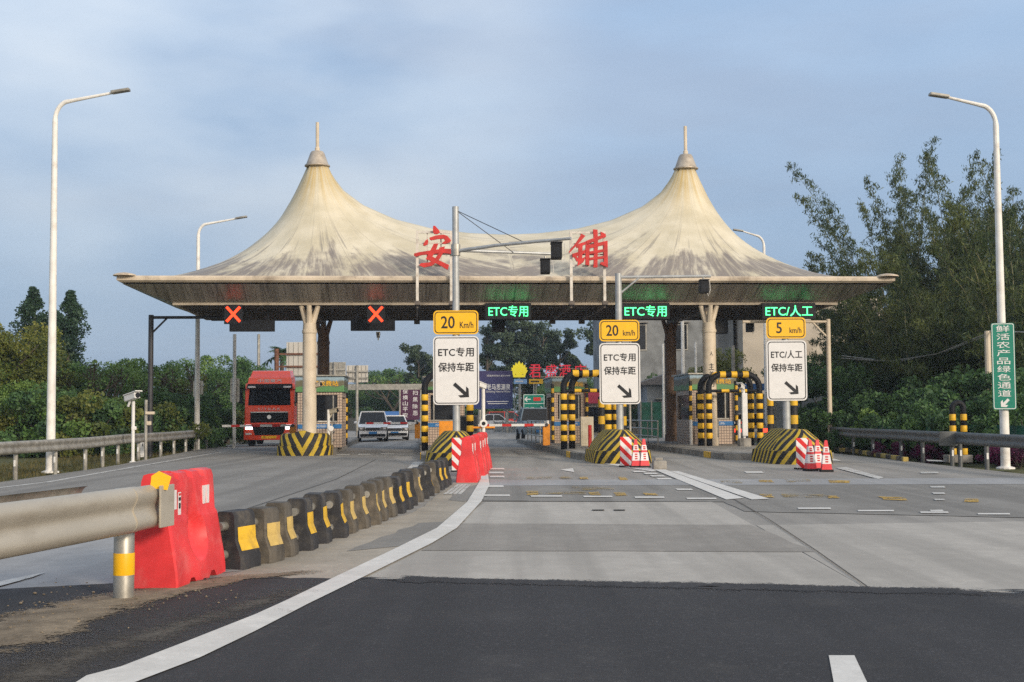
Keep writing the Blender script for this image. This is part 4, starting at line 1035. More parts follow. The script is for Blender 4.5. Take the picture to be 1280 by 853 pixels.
# median blocks
chain_px = [(305, 713), (337, 706), (364, 698), (389, 690), (411, 681), (430, 674), (445, 668), (460, 662), (473, 657), (484, 652), (495, 647), (504.5, 642.5), (513.5, 637.5), (522, 632.5), (530, 628), (537, 624.2), (543.5, 620.3), (549.5, 616.7), (555, 613.2), (560, 610), (564.5, 607)]
m_blk_a = M('dark_block_paint', (0.03, 0.03, 0.034), 0.75, 0, 0.3, 4, grime=(0.15, 0.13, 0.10), gamt=0.5, gscale=4, bump=.3)
m_blk_b = M('grimy_block_paint', (0.085, 0.075, 0.062), 0.85, 0, 0.4, 5, grime=(0.24, 0.20, 0.15), gamt=0.7, gscale=3, bump=.4)
m_patch_a = M('block_yellow_paint', (0.72, 0.44, 0.03), 0.6, 0, 0.12, 6, grime=(0.25, 0.17, 0.06), gamt=0.5, gscale=6)
m_patch_b = M('faded_block_yellow', (0.60, 0.42, 0.13), 0.7, 0, 0.15, 6, grime=(0.28, 0.22, 0.13), gamt=0.6, gscale=5)
def block(label, loc, rz, L, ma, mp_):
    """long axis local Y; right face (+X) carries the yellow patch"""
    t = thing('median_block', label, 'concrete barrier', loc, rz, 'yellow patched median blocks in a curving row')
    half = [(.20, 0), (.20, .13), (.13, .30), (.115, .54), (.085, .58)]
    def ring(y, f): return [(x * f, y, z) for x, z in half] + [(-x * f, y, z) for x, z in half[::-1]]
    MB().loft([ring(-L / 2, .9), ring(-L / 2 + .03, 1), ring(L / 2 - .03, 1), ring(L / 2, .9)]).build('body', ma, t, smooth='auto')
    for s in (-1, 1):
        p = MB(); o = .004
        lo_, hi_ = .22, .42
        def xx(z): return np.interp(z, [0, .13, .30, .54], [.20, .20, .13, .115])
        zs_ = [.20, .30, .43]
        ring1 = [(s * (xx(z) + o), -L / 2 + .032, z) for z in zs_]; ring2 = [(s * (xx(z) + o), L / 2 - .02, z) for z in zs_]
        p.add(ring1 + ring2, [(0, 1, 4, 3), (1, 2, 5, 4)])
        p.build('yellow_patch', mp_, t)
    pg = MB()
    for z in (.44, .16): MB().tube([(.0, -L / 2 - .10, z), (.0, -L / 2 + .02, z)], .045, 12).build('joint_pipe', m_galv, t, smooth='auto')
    return t
cg = [G(*p) for p in chain_px]
protos = {}
rb = random.Random(3)
for i, p in enumerate(cg):
    a = cg[max(0, i - 1)]; c_ = cg[min(len(cg) - 1, i + 1)]
    d_ = (c_ - a); n_ = (c_ - a).length / (2 if 0 < i < len(cg) - 1 else 1)
    ang_ = -math.atan2(d_.x, d_.y) + rb.uniform(-.04, .04)
    kind = 'b' if i in (1, 2, 6, 7, 8, 9, 10, 14, 17) else 'a'
    look = 'dirt streaked grey' if kind == 'b' else 'dark painted'
    lab = (look + ' median block with yellow patch, ' + (NTH[i] if i == 0 else NTH[i] + ' nearest') + ' in the row') if i else 'dark painted median block with open pipe ends, right behind the big red barrier'
    ang_ += R(4)
    ex_ = Vector((math.cos(ang_), math.sin(ang_), 0)); ey_ = Vector((-math.sin(ang_), math.cos(ang_), 0))
    loc = p - ex_ * .20 + ey_ * .18 + Vector((rb.uniform(-.02, .02), 0, 0))
    if kind not in protos:
        protos[kind] = block(lab, loc, ang_, .36, m_blk_b if kind == 'b' else m_blk_a, m_patch_b if kind == 'b' else m_patch_a)
        o = protos[kind]
    else: o = copy_tree(protos[kind], lab, loc, ang_)
    o.scale = (1, 1, 1 + rb.uniform(-.04, .03)); o.rotation_euler = (rb.uniform(-.03, .03), rb.uniform(-.035, .035), o.rotation_euler.z + rb.uniform(-.09, .09))
    o.location.z = -.012

# striped boards and cones at the noses
def board(px, py, w, h, label):
    p = G(px, py)
    t = thing('hazard_board', label, 'hazard board', p, TH * .5, 'red and white striped hazard boards')
    MB().box((0, 0, h / 2 + .03), (w, .05, h), .008).build('panel', m_diag, t)
    MB().box((0, .05, .02), (w * 1.1, .3, .04)).build('foot', m_rubber, t)
board(782.5, 584, .32, .8, 'red and white striped board leaning at the third striped hump')
board(1003.5, 587, .33, .78, 'red and white striped board beside the cones at the right hump')
board(573, 590, .34, .85, 'red and white striped board behind the first red water barrier of the row')
m_conered = M('cone_red_vinyl', (0.70, 0.05, 0.06), 0.5, 0, 0.08)
def cone(px, py, label):
    p = G(px, py); t = thing('traffic_cone', label, 'traffic cone', p, TH + random.uniform(-.2, .2), 'red and white cones before the striped humps')
    MB().box((0, 0, .03), (.31, .31, .06), .01).build('base', m_rubber, t)
    def sq(h, z): return [(-h, -h, z), (h, -h, z), (h, h, z), (-h, h, z)]
    MB().loft([sq(.125, .06), sq(.107, .2), sq(.079, .42), sq(.071, .48), sq(.052, .62), sq(.035, .76), sq(.025, .78)]).build('cone_body', m_conered, t)
    MB().loft([sq(.111, .2), sq(.083, .42)]).build('white_band', m_refl, t); MB().loft([sq(.075, .48), sq(.056, .62)]).build('white_band', m_refl, t)
    mb = MB()
    for zz in (.25, .31, .37, .52, .57):
        hw_ = np.interp(zz, [.2, .62], [.110, .055]) + .003
        mb.box((0, -hw_, zz), (.07, .004, .035))
    mb.build('red_print', m_red, t)
cone(795, 585, 'left of two red and white cones by the third striped hump')
cone(805, 585, 'right of two red and white cones by the third striped hump')
cone(1013, 589, 'leftmost of three red and white cones at the right hump')
cone(1022, 588, 'middle of three red and white cones at the right hump')
cone(1033, 590, 'rightmost of three red and white cones at the right hump')
o = MB().box((0, 0, .12), (.35, .5, .24), .04).box((0, .1, .27), (.2, .2, .08), .02).build('kerb_stone', m_conc, None, loc=G(824, 587)); tag(o, 'loose grey kerb stone right of the third striped hump', 'kerb stone')

# ================================================================== GUARDRAILS
def wbeam(pts, z=.72, side=1, mb=None, hgt=.33):
    """W profile swept along a ground polyline; side=+1 bulges to the right of travel"""
    prof = [(0.0, -.5), (.03, -.47), (.062, -.41), (.08, -.33), (.082, -.26), (.07, -.19), (.055, -.12), (.038, -.06), (.032, 0), (.038, .06), (.055, .12), (.07, .19), (.082, .26), (.08, .33), (.062, .41), (.03, .47), (0.0, .5)]
    prof = [(x * .72, h) for x, h in prof]
    mb = mb or MB(); rings = []
    for i, p in enumerate(pts):
        a = pts[max(0, i - 1)]; b_ = pts[min(len(pts) - 1, i + 1)]
        d_ = (b_ - a).normalized(); nr = Vector((d_.y, -d_.x, 0)) * side
        ring = [p + nr * x + Vector((0, 0, z + h * hgt)) for x, h in prof]
        ring += [p + nr * (x - .012) + Vector((0, 0, z + h * hgt)) for x, h in prof[::-1]]
        rings.append(ring)
    mb.loft(rings); return mb
def guardrail(label, pts, side, post_d, z=.72, pside=-1, mat=m_galv_old, posts_at=None, refl=True, post_r=.06, bottom=-.1):
    t = thing('guardrail', label, 'guardrail', (0, 0, 0), 0)
    wbeam(pts, z, side).build('beam', mat, t, smooth='auto')
    acc = 0
    for i in range(len(pts) - 1):
        a, b_ = pts[i], pts[i + 1]; L_ = (b_ - a).length; d_ = (b_ - a).normalized(); nr = Vector((d_.y, -d_.x, 0)) * side
        while acc < L_:
            q = a + d_ * acc - nr * .10
            o = MB().tube([(q.x, q.y, bottom), (q.x, q.y, z + .1)], post_r, 10).box((q.x + nr.x * .05, q.y + nr.y * .05, z), (.1, .1, .2)).build('post', mat, t, smooth='auto')
            if refl:
                MB().box((q.x - .0, q.y - post_r - .003, .32), (.05, .006, .16)).build('reflector', m_white, o)
            acc += post_d
        acc -= L_
    return t
lp_ = [Vector((-13.6, 12, 0)), Vector((-12.9, 25, 0))] + [Vector((p.x, p.y, 0)) for p in RAIL_L] + [G(276, 558)]
guardrail('long grey guardrail along the left verge in front of the trees', lp_, 1, 2.6)
rp_ = [G(1036, 562), G(1069, 568), G(1094, 570.5), G(1122, 573), G(1151, 577), G(1186, 581)]
guardrail('dark grey guardrail on the right ending at the striped posts', rp_[::-1], -1, 2.5, .74, mat=M('dull_grey_rail', (0.12, 0.125, 0.125), .55, .3, .15, 3))
t = COL.objects[-1]
rq_ = [G(1196, 581), G(1221, 585), G(1257, 589), G(1300, 594), Vector((12.9, 24, 0)), Vector((13.4, 14, 0))]
guardrail('dark grey guardrail passing the right lamp post', rq_, 1, 2.5, .74, mat=MATS['dull_grey_rail'])
# end plate
e0 = rp_[-1]; o = MB().box((0, 0, 0), (.5, .06, .4), .02).build('rail_end_plate', MATS['dull_grey_rail'], None, loc=(e0.x - .05, e0.y - .15, .72)); tag(o, 'flat grey end plate on the right guardrail by the striped posts', 'guardrail end')
# near median double rail
A1 = Vector((-3.02, 10.62, 0)); A0 = Vector((-3.55, 7.6, 0)); A00 = Vector((-4.6, 2.0, 0))
m_nearrail = M('dusty_tan_rail', (0.47, 0.43, 0.36), .5, .35, .07, 2, stretch=(1, .3, 1), grime=(0.25, .21, .16), gamt=.3, gscale=5)
t = thing('guardrail', 'large near metal guardrail ending at the big red water barrier', 'guardrail', (0, 0, 0), 0)
wbeam([A00, A0, A0.lerp(A1, .93)], .745, 1, hgt=.37).build('beam', m_nearrail, t, smooth='auto')
en = wbeam([A0.lerp(A1, .90) + Vector((.010, 0, 0)), A1 + Vector((.012, .28, 0))], .745, 1, hgt=.36).build('end_section', m_nearrail, t, smooth='auto')
MB().box((0, 0, 0), (.02, .26, .35), .006).build('end_plate', m_nearrail, t, loc=(-2.915, 10.83, .745), rz=R(-10))
off = Vector((-.52, .06, 0))
wbeam([A00 + off, A0 + off, A1 + off], .745, -1, hgt=.36).build('far_beam', m_galv_old, t, smooth='auto')
for q in (Vector((-3.20, 10.6, 0)), Vector((-3.75, 8.0, 0))):
    po = MB().lathe([(.083, -.05), (.083, .895), (.078, .905), (.0, .91)], (q.x, q.y, 0), 20).build('post', m_galv, t, smooth='auto')
    MB().lathe([(.0845, .20), (.0855, .205), (.0855, .375), (.0845, .38)], (q.x, q.y, 0), 20).build('yellow_band', m_signyel, po, smooth='auto')
    MB().box((q.x + .12, q.y, .745), (.12, .14, .25), .01).box((q.x - .20, q.y, .745), (.24, .14, .25), .01).build('spacer', m_galv_old, po)
MB().prism([(-.07, 0), (.07, -.02), (.10, .09), (0, .14), (-.06, .10)], -.01, .01).build('delineator', m_signyel, t, loc=(-2.96, 10.75, .90), rz=.2)
# kerb with yellow black bands on the right
kp = [G(1030, 561), G(1080, 566), G(1145, 577)]
m_kstripe = STRIPE('kerb_yellow_black', (0.05, 0.045, 0.04), (0.45, 0.33, 0.08), (0, 1, 0), 1.6, 0.5, 0, wamt=.6)
for i in range(2):
    a, b_ = kp[i] + Vector((-.3, 0, 0)), kp[i + 1] + Vector((-.3, 0, 0)); mid = (a + b_) / 2; d_ = b_ - a
    o = MB().box((0, 0, .06), (.16, d_.length, .14), .02).build('kerb', m_kstripe, None, loc=mid, rz=-math.atan2(d_.x, d_.y)); tag(o, ['far', 'near'][i] + ' length of yellow and black kerb before the right guardrail', 'kerb', 'yellow and black kerb lengths on the right')
# striped double post on the right
p = G(1199, 578)
t = thing('striped_hoop', 'black hoop with yellow patches between the two right guardrails', 'crash guard', p, R(-62))
H_ = 1.72; w_ = .16
pts = [(-w_, 0, 0), (-w_, 0, H_ - w_)] + [(-w_ * math.cos(PI * i / 8), 0, H_ - w_ + w_ * math.sin(PI * i / 8)) for i in range(1, 8)] + [(w_, 0, H_ - w_), (w_, 0, 0)]
t.rotation_euler.z = R(0)
MB().tube(pts, .085, 12).build('pipe_hoop', m_black, t, smooth=True)
for s in (-1, 1):
    for kk in range(4): MB().lathe([(.092, 0), (.095, .01), (.095, .17), (.092, .18)], (s * w_, 0, .22 + kk * .33), 12).build('yellow_band', m_yellow, t, smooth='auto')
MB().box((0, .1, .1), (.7, .5, .22), .02).build('footing', m_conc, t)

# ================================================================== LAMPS AND POLES
def street_lamp(label, loc, H, arm, d, r0=.12, mat=None):
    t = thing('street_lamp', label, 'street lamp', loc, 0, 'white street lamps')
    m = mat or m_whitepole
    cz = H - .9
    pts = [(0, 0, 0), (0, 0, H * .3), (0, 0, H * .6), (0, 0, cz - .5)]
    rs = [r0, r0 * .88, r0 * .75, r0 * .62]
    MB().tube(pts, rs, 14).build('pole', m, t, smooth='auto')
    ap = [(0, 0, cz - .5), (0, 0, cz)] + [(d * (.42 - .42 * math.cos(a)), 0, cz + .55 * math.sin(a)) for a in [R(12 * i) for i in range(1, 7)]]
    x0, z0 = ap[-1][0], ap[-1][2]
    ap += [(x0 + (d * arm - x0) * f, 0, z0 + (H - .12 - z0) * f) for f in (.2, .5, .8, 1)]
    MB().tube(ap, [r0 * .62, r0 * .6] + [r0 * .5] * 6 + [r0 * .42, r0 * .36, r0 * .32, r0 * .3], 10).build('arm', m, t, smooth='auto')
    MB().box((d * (arm + .18), 0, H - .08), (.52, .22, .085), .03, ry=-d * R(9)).build('lamp_head', m_galv_old, t)
    MB().lathe([(r0 * 1.9, 0), (r0 * 1.9, .04), (r0 * 1.1, .07)], (0, 0, 0), 12).build('base_flange', m, t)
    return t
pL = G(63, 589); pL.z = -.05
street_lamp('white street lamp rising from the left verge, nearest on the left', pL, 10.75, 1.65, 1, .125)
pR = G(1257, 584); pR.z = -.05
street_lamp('white street lamp carrying the tall green sign on the right', pR, 10.05, 1.32, -1, .125)
p_ = G(246, 562); p_.z = -.05
street_lamp('white street lamp standing left of the red truck under the canopy corner', p_, 10.5, 1.75, 1, .13)
p_ = Vector((12.7, 64, -.05))
street_lamp('distant street lamp whose arm shows above the right canopy slope', p_, 10.75, 1.1, -1, .12)
# green sign on the right lamp
t = thing('channel_sign', 'tall green sign with white characters and an arrow on the right lamp post', 'road sign', pR + Vector((-.04, -.16, 0)), R(-4))
zc = 2.70
MB().prism(rrect(.60, 2.28, .06, 4, 0, zc), -.02, .01).build('panel', m_signgreen, t)
mb = MB(); o_ = rrect(.57, 2.25, .05, 4, 0, zc); i_ = rrect(.535, 2.215, .04, 4, 0, zc); n = len(o_)
mb.add([(x, -.023, z) for x, z in o_] + [(x, -.023, z) for x, z in i_], [(j, (j + 1) % n, n + (j + 1) % n, n + j) for j in range(n)]); mb.build('border_line', m_signwhite, t)
for i_, ch in enumerate('鲜活农产品绿色通道'):
    text(t, ch, (0, zc + .99 - i_ * .213), .17, .34, m_signwhite, 'sign_character', bold=.012, y=-.024)
a = R(225); ca, sa = math.cos(a), math.sin(a)
ar = [(-.14, -.035), (.03, -.035), (-.02, -.10), (.05, -.10), (.14, 0), (.05, .10), (-.02, .10), (.03, .035), (-.14, .035)]
MB().prism([(x * ca - z * sa, x * sa + z * ca + zc - .97) for x, z in ar], -.026, -.0215).build('arrow', m_signwhite, t)
MB().box((0, .07, zc + .6), (.3, .12, .05)).box((0, .07, zc - .6), (.3, .12, .05)).build('clamp', m_galv, t)
# gantry posts
def gantry(label, loc, H, arm, d, mat, r=.09, brace=True):
    t = thing('gantry_post', label, 'gantry post', loc, TH, 'camera gantry posts beside the plaza')
    MB().tube([(0, 0, 0), (0, 0, H)], r, 12).build('post', mat, t, smooth='auto')
    MB().tube([(0, 0, H - .1), (d * arm, 0, H - .1)], r * .6, 10).tube([(0, 0, H - .75), (d * .62, 0, H - .12)], r * .4, 8).build('arm', mat, t, smooth='auto')
gp = D(188, 500, 50.0); gp.z = -.1
gantry('dark gantry post on the left verge with an arm reaching under the canopy', gp, 5.55, 3.2, 1, m_dark, .1)
gp = D(1037, 500, 50.0); gp.z = -.1
gantry('brown gantry post right of the canopy with an arm to the left', gp, 5.2, 3.4, -1, m_col, .09)
box_cam('dark boxed camera on the arm right of the right canopy column', D(937, 404, 50.4), 0, .85)
def plain_pole(name, label, px, ybase, ytop, Y, r, mat, cat='pole', group=None):
    p = D(px, ybase, Y); q = D(px, ytop, Y)
    o = MB().tube([(0, 0, 0), (0, 0, q.z + .1)], [r, r * .8], 10).build(name, mat, None, smooth='auto', loc=(p.x, Y, -.1)); tag(o, label, cat, group); return p
def back_sign(px, y0, y1, w, Y, label, pole_y):
    a, b_ = D(px, y0, Y), D(px, y1, Y)
    t = thing('lane_sign', label, 'road sign', (a.x, Y, 0), 0, 'lane signs seen from behind')
    MB().tube([(0, 0, -.1), (0, 0, D(px, pole_y, Y).z)], .08, 10).build('pole', m_whitepole, t, smooth='auto')
    pp = MB().prism(rrect(w, a.z - b_.z, .08, 4, 0, (a.z + b_.z) / 2), .1, .13).build('plate_back', m_galv, t)
    MB().box((0, .085, a.z - .3), (w * .8, .03, .05)).box((0, .085, b_.z + .3), (w * .8, .03, .05)).build('rib', m_galv_old, pp)
back_sign(293, 473, 503, .42, 58.5, 'white backed lane sign on a pole left of the red truck', 418)
back_sign(247, 476, 511, .46, 58.2, 'grey backed lane sign on the lamp post left of the truck lane', 470)
plain_pole('utility_pole', 'slim grey pole above the roof of the red truck', 323, 520, 418, 85, .12, m_galv, 'pole', 'slim poles behind the plaza')
plain_pole('utility_pole', 'brown utility pole behind the tall green sign', 1237, 520, 414, 46, .13, m_col, 'pole', 'slim poles behind the plaza')
plain_pole('utility_pole', 'grey concrete pole in front of the beige building', 918, 540, 432, 75, .13, m_conc, 'pole', 'slim poles behind the plaza')
plain_pole('utility_pole', 'white pole with a lamp before the grey building', 855, 540, 402, 72, .12, m_whitepole, 'pole', 'slim poles behind the plaza')
plain_pole('utility_pole', 'thin white pole between the grey building and the column', 871, 530, 428, 72, .08, m_whitepole, 'pole', 'slim poles behind the plaza')
plain_pole('utility_pole', 'thin white pole left of the brown rear column', 830, 530, 430, 72, .07, m_whitepole, 'pole', 'slim poles behind the plaza')
# cables
for i, (pts_, lb) in enumerate(((((1052, 445, 55), (1110, 452, 53), (1170, 443, 50), (1236, 416, 46)), 'upper overhead cable sagging before the bamboo'), (((1052, 448, 55), (1120, 453, 53), (1180, 440, 50), (1236, 419, 46)), 'lower overhead cable sagging before the bamboo'),
                            (((1236, 414, 46), (1290, 416, 44)), 'cable running right from the pole behind the green sign'))):
    o = MB().tube([D(*q) for q in pts_], .024, 5).build('overhead_cable', m_galv, None); tag(o, lb, 'cable', 'overhead cables')

# ================================================================== VEHICLES
def wheel(t, x, y, r, w, name='wheel'):
    s = 1 if x > 0 else -1
    o = MB().tube([(x - w / 2, y, r), (x - w / 2 + .03, y, r), (x + w / 2 - .03, y, r), (x + w / 2, y, r)], [r - .03, r, r, r - .03], 20).build('wheel', m_rubber, t, smooth='auto')
    MB().tube([(x + s * (w / 2 - .02), y, r), (x + s * (w / 2 + .008), y, r)], [r * .62, r * .58], 14).build('rim', m_chrome, o, smooth='auto')
m_lampglass = M('smoked_lamp_glass', (.16, .155, .14), .15, .3, .05)
def car(label, loc, rz, paint, kind='sedan', plate_c=None, lights='off', cat='car', name='car', group=None):
    """front faces local -Y"""
    t = thing(name, label, cat, loc, rz, group)
    if kind == 'van': L_, W_, H_, hb, hood, rear, zb = 4.3, 1.72, 1.68, .98, .95, .12, .2
    elif kind == 'pickup': L_, W_, H_, hb, hood, rear, zb = 5.1, 1.85, 1.8, 1.08, 1.25, 1.6, .35
    else: L_, W_, H_, hb, hood, rear, zb = 4.5, 1.76, 1.44, .88, 1.25, .75, .2
    y0, y1 = -L_ / 2, L_ / 2
    prof = [(y0 + .06, zb), (y0, zb + .2), (y0 + .02, hb * .62), (y0 + .16, hb * .80), (y0 + hood, hb), (y1 - .15, hb + .02), (y1 - .02, hb * .85), (y1, zb + .25), (y1 - .06, zb)]
    bm = bmesh.new(); vsA = [bm.verts.new((-W_ / 2, y, z)) for y, z in prof]; f = bm.faces.new(vsA)
    ex = bmesh.ops.extrude_face_region(bm, geom=[f]); bmesh.ops.translate(bm, vec=(W_, 0, 0), verts=[v for v in ex['geom'] if isinstance(v, bmesh.types.BMVert)])
    for v in bm.verts:
        q = abs(v.co.y) / (L_ / 2)
        if q > .8: v.co.x *= .88
        if v.co.z < .4: v.co.x *= .97
    bmesh.ops.recalc_face_normals(bm, faces=bm.faces[:])
    bmesh.ops.bevel(bm, geom=[e for e in bm.edges], offset=.05, segments=2, affect='EDGES', profile=.6)
    MB_ = MB(); MB_.bm(bm); MB_.build('body', paint, t, smooth='auto')
    gy0, gy1 = y0 + hood - .05, y1 - rear
    ws = .70 if kind == 'van' else (.62 if kind == 'pickup' else .75); rs_ = .2 if kind == 'van' else (.25 if kind == 'pickup' else .65)
    gl = MB().loft([[(-W_ * .465, gy0, hb - .03), (W_ * .465, gy0, hb - .03), (W_ * .465, gy1, hb - .02), (-W_ * .465, gy1, hb - .02)],
                    [(-W_ * .37, gy0 + ws, H_ - .06), (W_ * .37, gy0 + ws, H_ - .06), (W_ * .37, gy1 - rs_, H_ - .06), (-W_ * .37, gy1 - rs_, H_ - .06)]]).build('windows', m_glass, t)
    MB().box((0, (gy0 + ws + gy1 - rs_) / 2, H_ - .035), (W_ * .75, gy1 - rs_ - gy0 - ws + .06, .07), .025).build('roof', paint, t, smooth='auto')
    for s in (-1, 1):
        for ya, yb in ((gy0, gy0 + ws), (gy1, gy1 - rs_), ((gy0 + gy1) / 2, (gy0 + gy1) / 2)):
            MB().tube([(s * W_ * .468, ya, hb - .02), (s * W_ * .375, yb, H_ - .05)], .035, 6).build('pillar', paint, t)
    for s in (-1, 1):
        hl = MB().box((s * W_ * .35, y0 + .07, hb * .74), (W_ * .23, .22, .17), .04).build('headlight', m_lampglass, t); MB().box((s * W_ * .37, y0 - .035, hb * .74), (W_ * .09, .02, .09), .01).build('bulb_reflector', m_refl, hl)
        MB().box((s * W_ * .36, y1 - .03, hb * .78), (W_ * .17, .1, .16), .02).build('tail_light', m_tail if lights == 'tail' else m_red, t)
        MB().box((s * (W_ / 2 + .09), gy0 + .25, hb + .08), (.18, .1, .13), .03).build('mirror', paint, t)
        for yy in (y0 + .8, y1 - .85): wheel(t, s * (W_ / 2 - .12), yy, .31, .2)
    MB().box((0, y0 + .03, hb * .72), (W_ * .44, .12, .15), .02).build('grille', m_dark, t)
    MB().box((0, y0 - .01, zb + .16), (W_ * .80, .08, .14), .02).build('lower_grille', m_black, t)
    for yy, in ((y0 - .015,), (y1 + .01,)): MB().box((0, yy, hb * .5), (.44, .02, .14)).build('number_plate', plate_c or m_bluestrip, t)
    return t
m_carwhite = M('white_car_paint', (0.74, 0.75, 0.77), .22, 0, .02, spec=.6)
m_carsilver = M('silver_car_paint', (0.50, 0.48, 0.44), .25, .4, .03)
m_cargrey = M('grey_car_paint', (0.17, 0.17, 0.17), .3, .3, .05)
m_truckblue = M('dull_blue_truck_paint', (0.20, 0.26, 0.31), .4, .1, .1)
def gp_(px, py): return G(px, py)
p = G(461, 552.5); car('white minivan coming out of the second lane from the left', p + Vector((0, 2.0, 0)), TH + R(2), m_carwhite, 'van', cat='van', name='white_van')
p = G(489, 551); car('white sedan beside the white minivan', p + Vector((-.15, 2.4, 0)), TH + R(4), m_carwhite, 'sedan', group='cars beyond the toll lanes')
p = D(669, 540, 70); car('dull blue pickup truck driving away down the middle lane', (p.x, 71.5, 0), TH + PI, m_truckblue, 'pickup', cat='pickup truck', name='pickup_truck')
p = D(620, 530, 118); car('white sedan seen from the side on the far road under the billboard', (p.x, 118, 0), R(92), m_carwhite, 'sedan', group='cars beyond the toll lanes')
p = D(514, 530, 105); car('silver hatchback under the purple banner', (p.x, 105, 0), R(70), m_carsilver, 'sedan', group='cars beyond the toll lanes')
p = PL(10.95, 8.5); car('grey car with lit tail lamps in the far right lane behind the hoops', p, TH + PI, m_cargrey, 'sedan', lights='tail', group='cars beyond the toll lanes')
p = PL(11.3, 16.5); car('white van with lit tail lamps ahead of the grey car in the right lane', p, TH + PI, m_carwhite, 'van', lights='tail', cat='van', name='white_van')
p = D(634, 528, 124); car('red van parked on the far road beside the white sedan', (p.x, 124, 0), R(100), m_red, 'van', cat='van', name='red_van')

# red lorry
m_truckred = M('red_cab_paint', (0.93, 0.085, 0.03), .28, 0, .05, spec=.6)
tp = G(334, 558); T = thing('lorry', 'red lorry with lit headlamps waiting behind the boom in the left lane', 'lorry', tp + Vector((0, 1.0, 0)), TH + R(1))
W_ = 2.36
prof = [(-1.0, .62), (-1.04, .9), (-1.02, 1.6), (-.98, 1.92), (-.70, 2.92), (-.60, 3.05), (1.1, 3.05), (1.1, .62)]
bm = bmesh.new(); f = bm.faces.new([bm.verts.new((-W_ / 2, y, z)) for y, z in prof]); ex = bmesh.ops.extrude_face_region(bm, geom=[f])
bmesh.ops.translate(bm, vec=(W_, 0, 0), verts=[v for v in ex['geom'] if isinstance(v, bmesh.types.BMVert)])
bmesh.ops.recalc_face_normals(bm, faces=bm.faces[:]); bmesh.ops.bevel(bm, geom=bm.edges[:], offset=.07, segments=3, affect='EDGES', profile=.6)
mb = MB(); mb.bm(bm); cab = mb.build('cab', m_truckred, T, smooth='auto')
MB().loft([[(-1.06, -.78, 3.02), (1.06, -.78, 3.02), (1.1, 1.0, 3.02), (-1.1, 1.0, 3.02)], [(-1.02, -.62, 3.32), (1.02, -.62, 3.32), (1.06, 1.0, 3.45), (-1.06, 1.0, 3.45)],
           [(-.98, -.35, 3.36), (.98, -.35, 3.36), (1.02, 1.0, 3.5), (-1.02, 1.0, 3.5)], [(-.90, .0, 3.66), (.90, .0, 3.66), (.95, 1.0, 3.72), (-.95, 1.0, 3.72)]]).build('roof_fairing', m_truckred, T, smooth='auto')
def sl(z): return np.interp(z, [1.92, 2.92], [-.98, -.70])       # windscreen slope
ws = MB(); ws.loft([[(-1.02, sl(1.98) - .012, 1.98), (1.02, sl(1.98) - .012, 1.98), (1.02, sl(1.98) + .05, 1.98), (-1.02, sl(1.98) + .05, 1.98)],
                    [(-.97, sl(2.78) - .012, 2.78), (.97, sl(2.78) - .012, 2.78), (.97, sl(2.78) + .05, 2.78), (-.97, sl(2.78) + .05, 2.78)]])
wso = ws.build('windscreen', m_glass, T)
for s in (-1, 1): MB().tube([(s * .35, sl(2.0) - .03, 2.0), (s * .35 + .5, sl(2.08) - .03, 2.08)], .015, 5).build('wiper', m_black, wso)
MB().loft([[(-1.1, -.92, 2.80), (1.1, -.92, 2.80), (1.1, -.70, 2.78), (-1.1, -.70, 2.78)], [(-1.06, -.85, 3.0), (1.06, -.85, 3.0), (1.06, -.60, 3.0), (-1.06, -.60, 3.0)]]).build('sun_visor', m_black, T)
for s in (-1, 1): MB().box((s * .85, -.93, 2.86), (.36, .05, .09), .02).build('marker_lamp', m_refl, T)
text(T, '中国重汽', (0, 3.17), .16, 1.15, m_signwhite, 'roof_lettering', bold=.03, y=-.735)
text(T, 'SITRAK', (0, 1.80), .11, 1.05, m_signwhite, 'grille_lettering', bold=.02, y=-1.035, spacing=1.4)
gr_ = MB().box((0, -1.035, 1.40), (1.80, .05, .52), .02).build('grille', m_black, T)
MB().box((0, -1.06, 1.645), (1.78, .04, .05), .01).build('grille_trim', m_chrome, gr_)
for z_ in (1.24, 1.36, 1.48): MB().box((0, -1.065, z_), (1.64, .012, .02)).build('slat', m_dark, gr_)
MB().tube([(0, -1.06, 1.41), (0, -1.075, 1.41)], .10, 16).build('badge', m_chrome, gr_)
bp = MB().box((0, -.98, .70), (W_ + .06, .36, .80), .06).build('bumper', m_truckred, T, smooth='auto')
MB().prism([(-.84, 1.06), (.84, 1.06), (.66, .54), (-.66, .54)], -1.18, -1.13).build('lower_grille', m_black, bp)
text(bp, '粤G', (-.2, .44), .07, .1, m_black, 'plate_lettering', y=-1.185)
MB().box((0, -1.172, .44), (.72, .012, .13)).build('number_plate', m_signyel, bp)
for s in (-1, 1):
    MB().box((s * .95, -1.15, .93), (.34, .07, .24), .03).build('headlight', m_head, T)
    MB().box((s * .97, -1.155, .60), (.3, .05, .09), .02).build('fog_lamp', m_refl, T)
    a_ = MB().tube([(s * 1.12, -.78, 2.75), (s * 1.38, -.90, 2.72), (s * 1.40, -.92, 2.2), (s * 1.15, -.85, 2.05)], .025, 6).build('mirror_arm', m_black, T)
    MB().box((s * 1.40, -.88, 2.38), (.22, .12, .62), .03).build('mirror', m_black, a_)
    MB().loft([[(s * (W_ / 2 + .004), -.62, 1.95), (s * (W_ / 2 + .004), .55, 1.95), (s * (W_ / 2 - .02), .55, 1.95), (s * (W_ / 2 - .02), -.62, 1.95)], [(s * (W_ / 2 + .004), -.42, 2.75), (s * (W_ / 2 + .004), .55, 2.75), (s * (W_ / 2 - .02), .55, 2.75), (s * (W_ / 2 - .02), -.42, 2.75)]]).build('side_window', m_glass, T)
    for yy in (.45, 4.4): wheel(T, s * .98, yy, .52, .32)
MB().box((0, 3.0, .85), (.9, 5.0, .3)).box((0, 4.6, 1.15), (1.1, 1.1, .16)).build('chassis', m_dark, T)
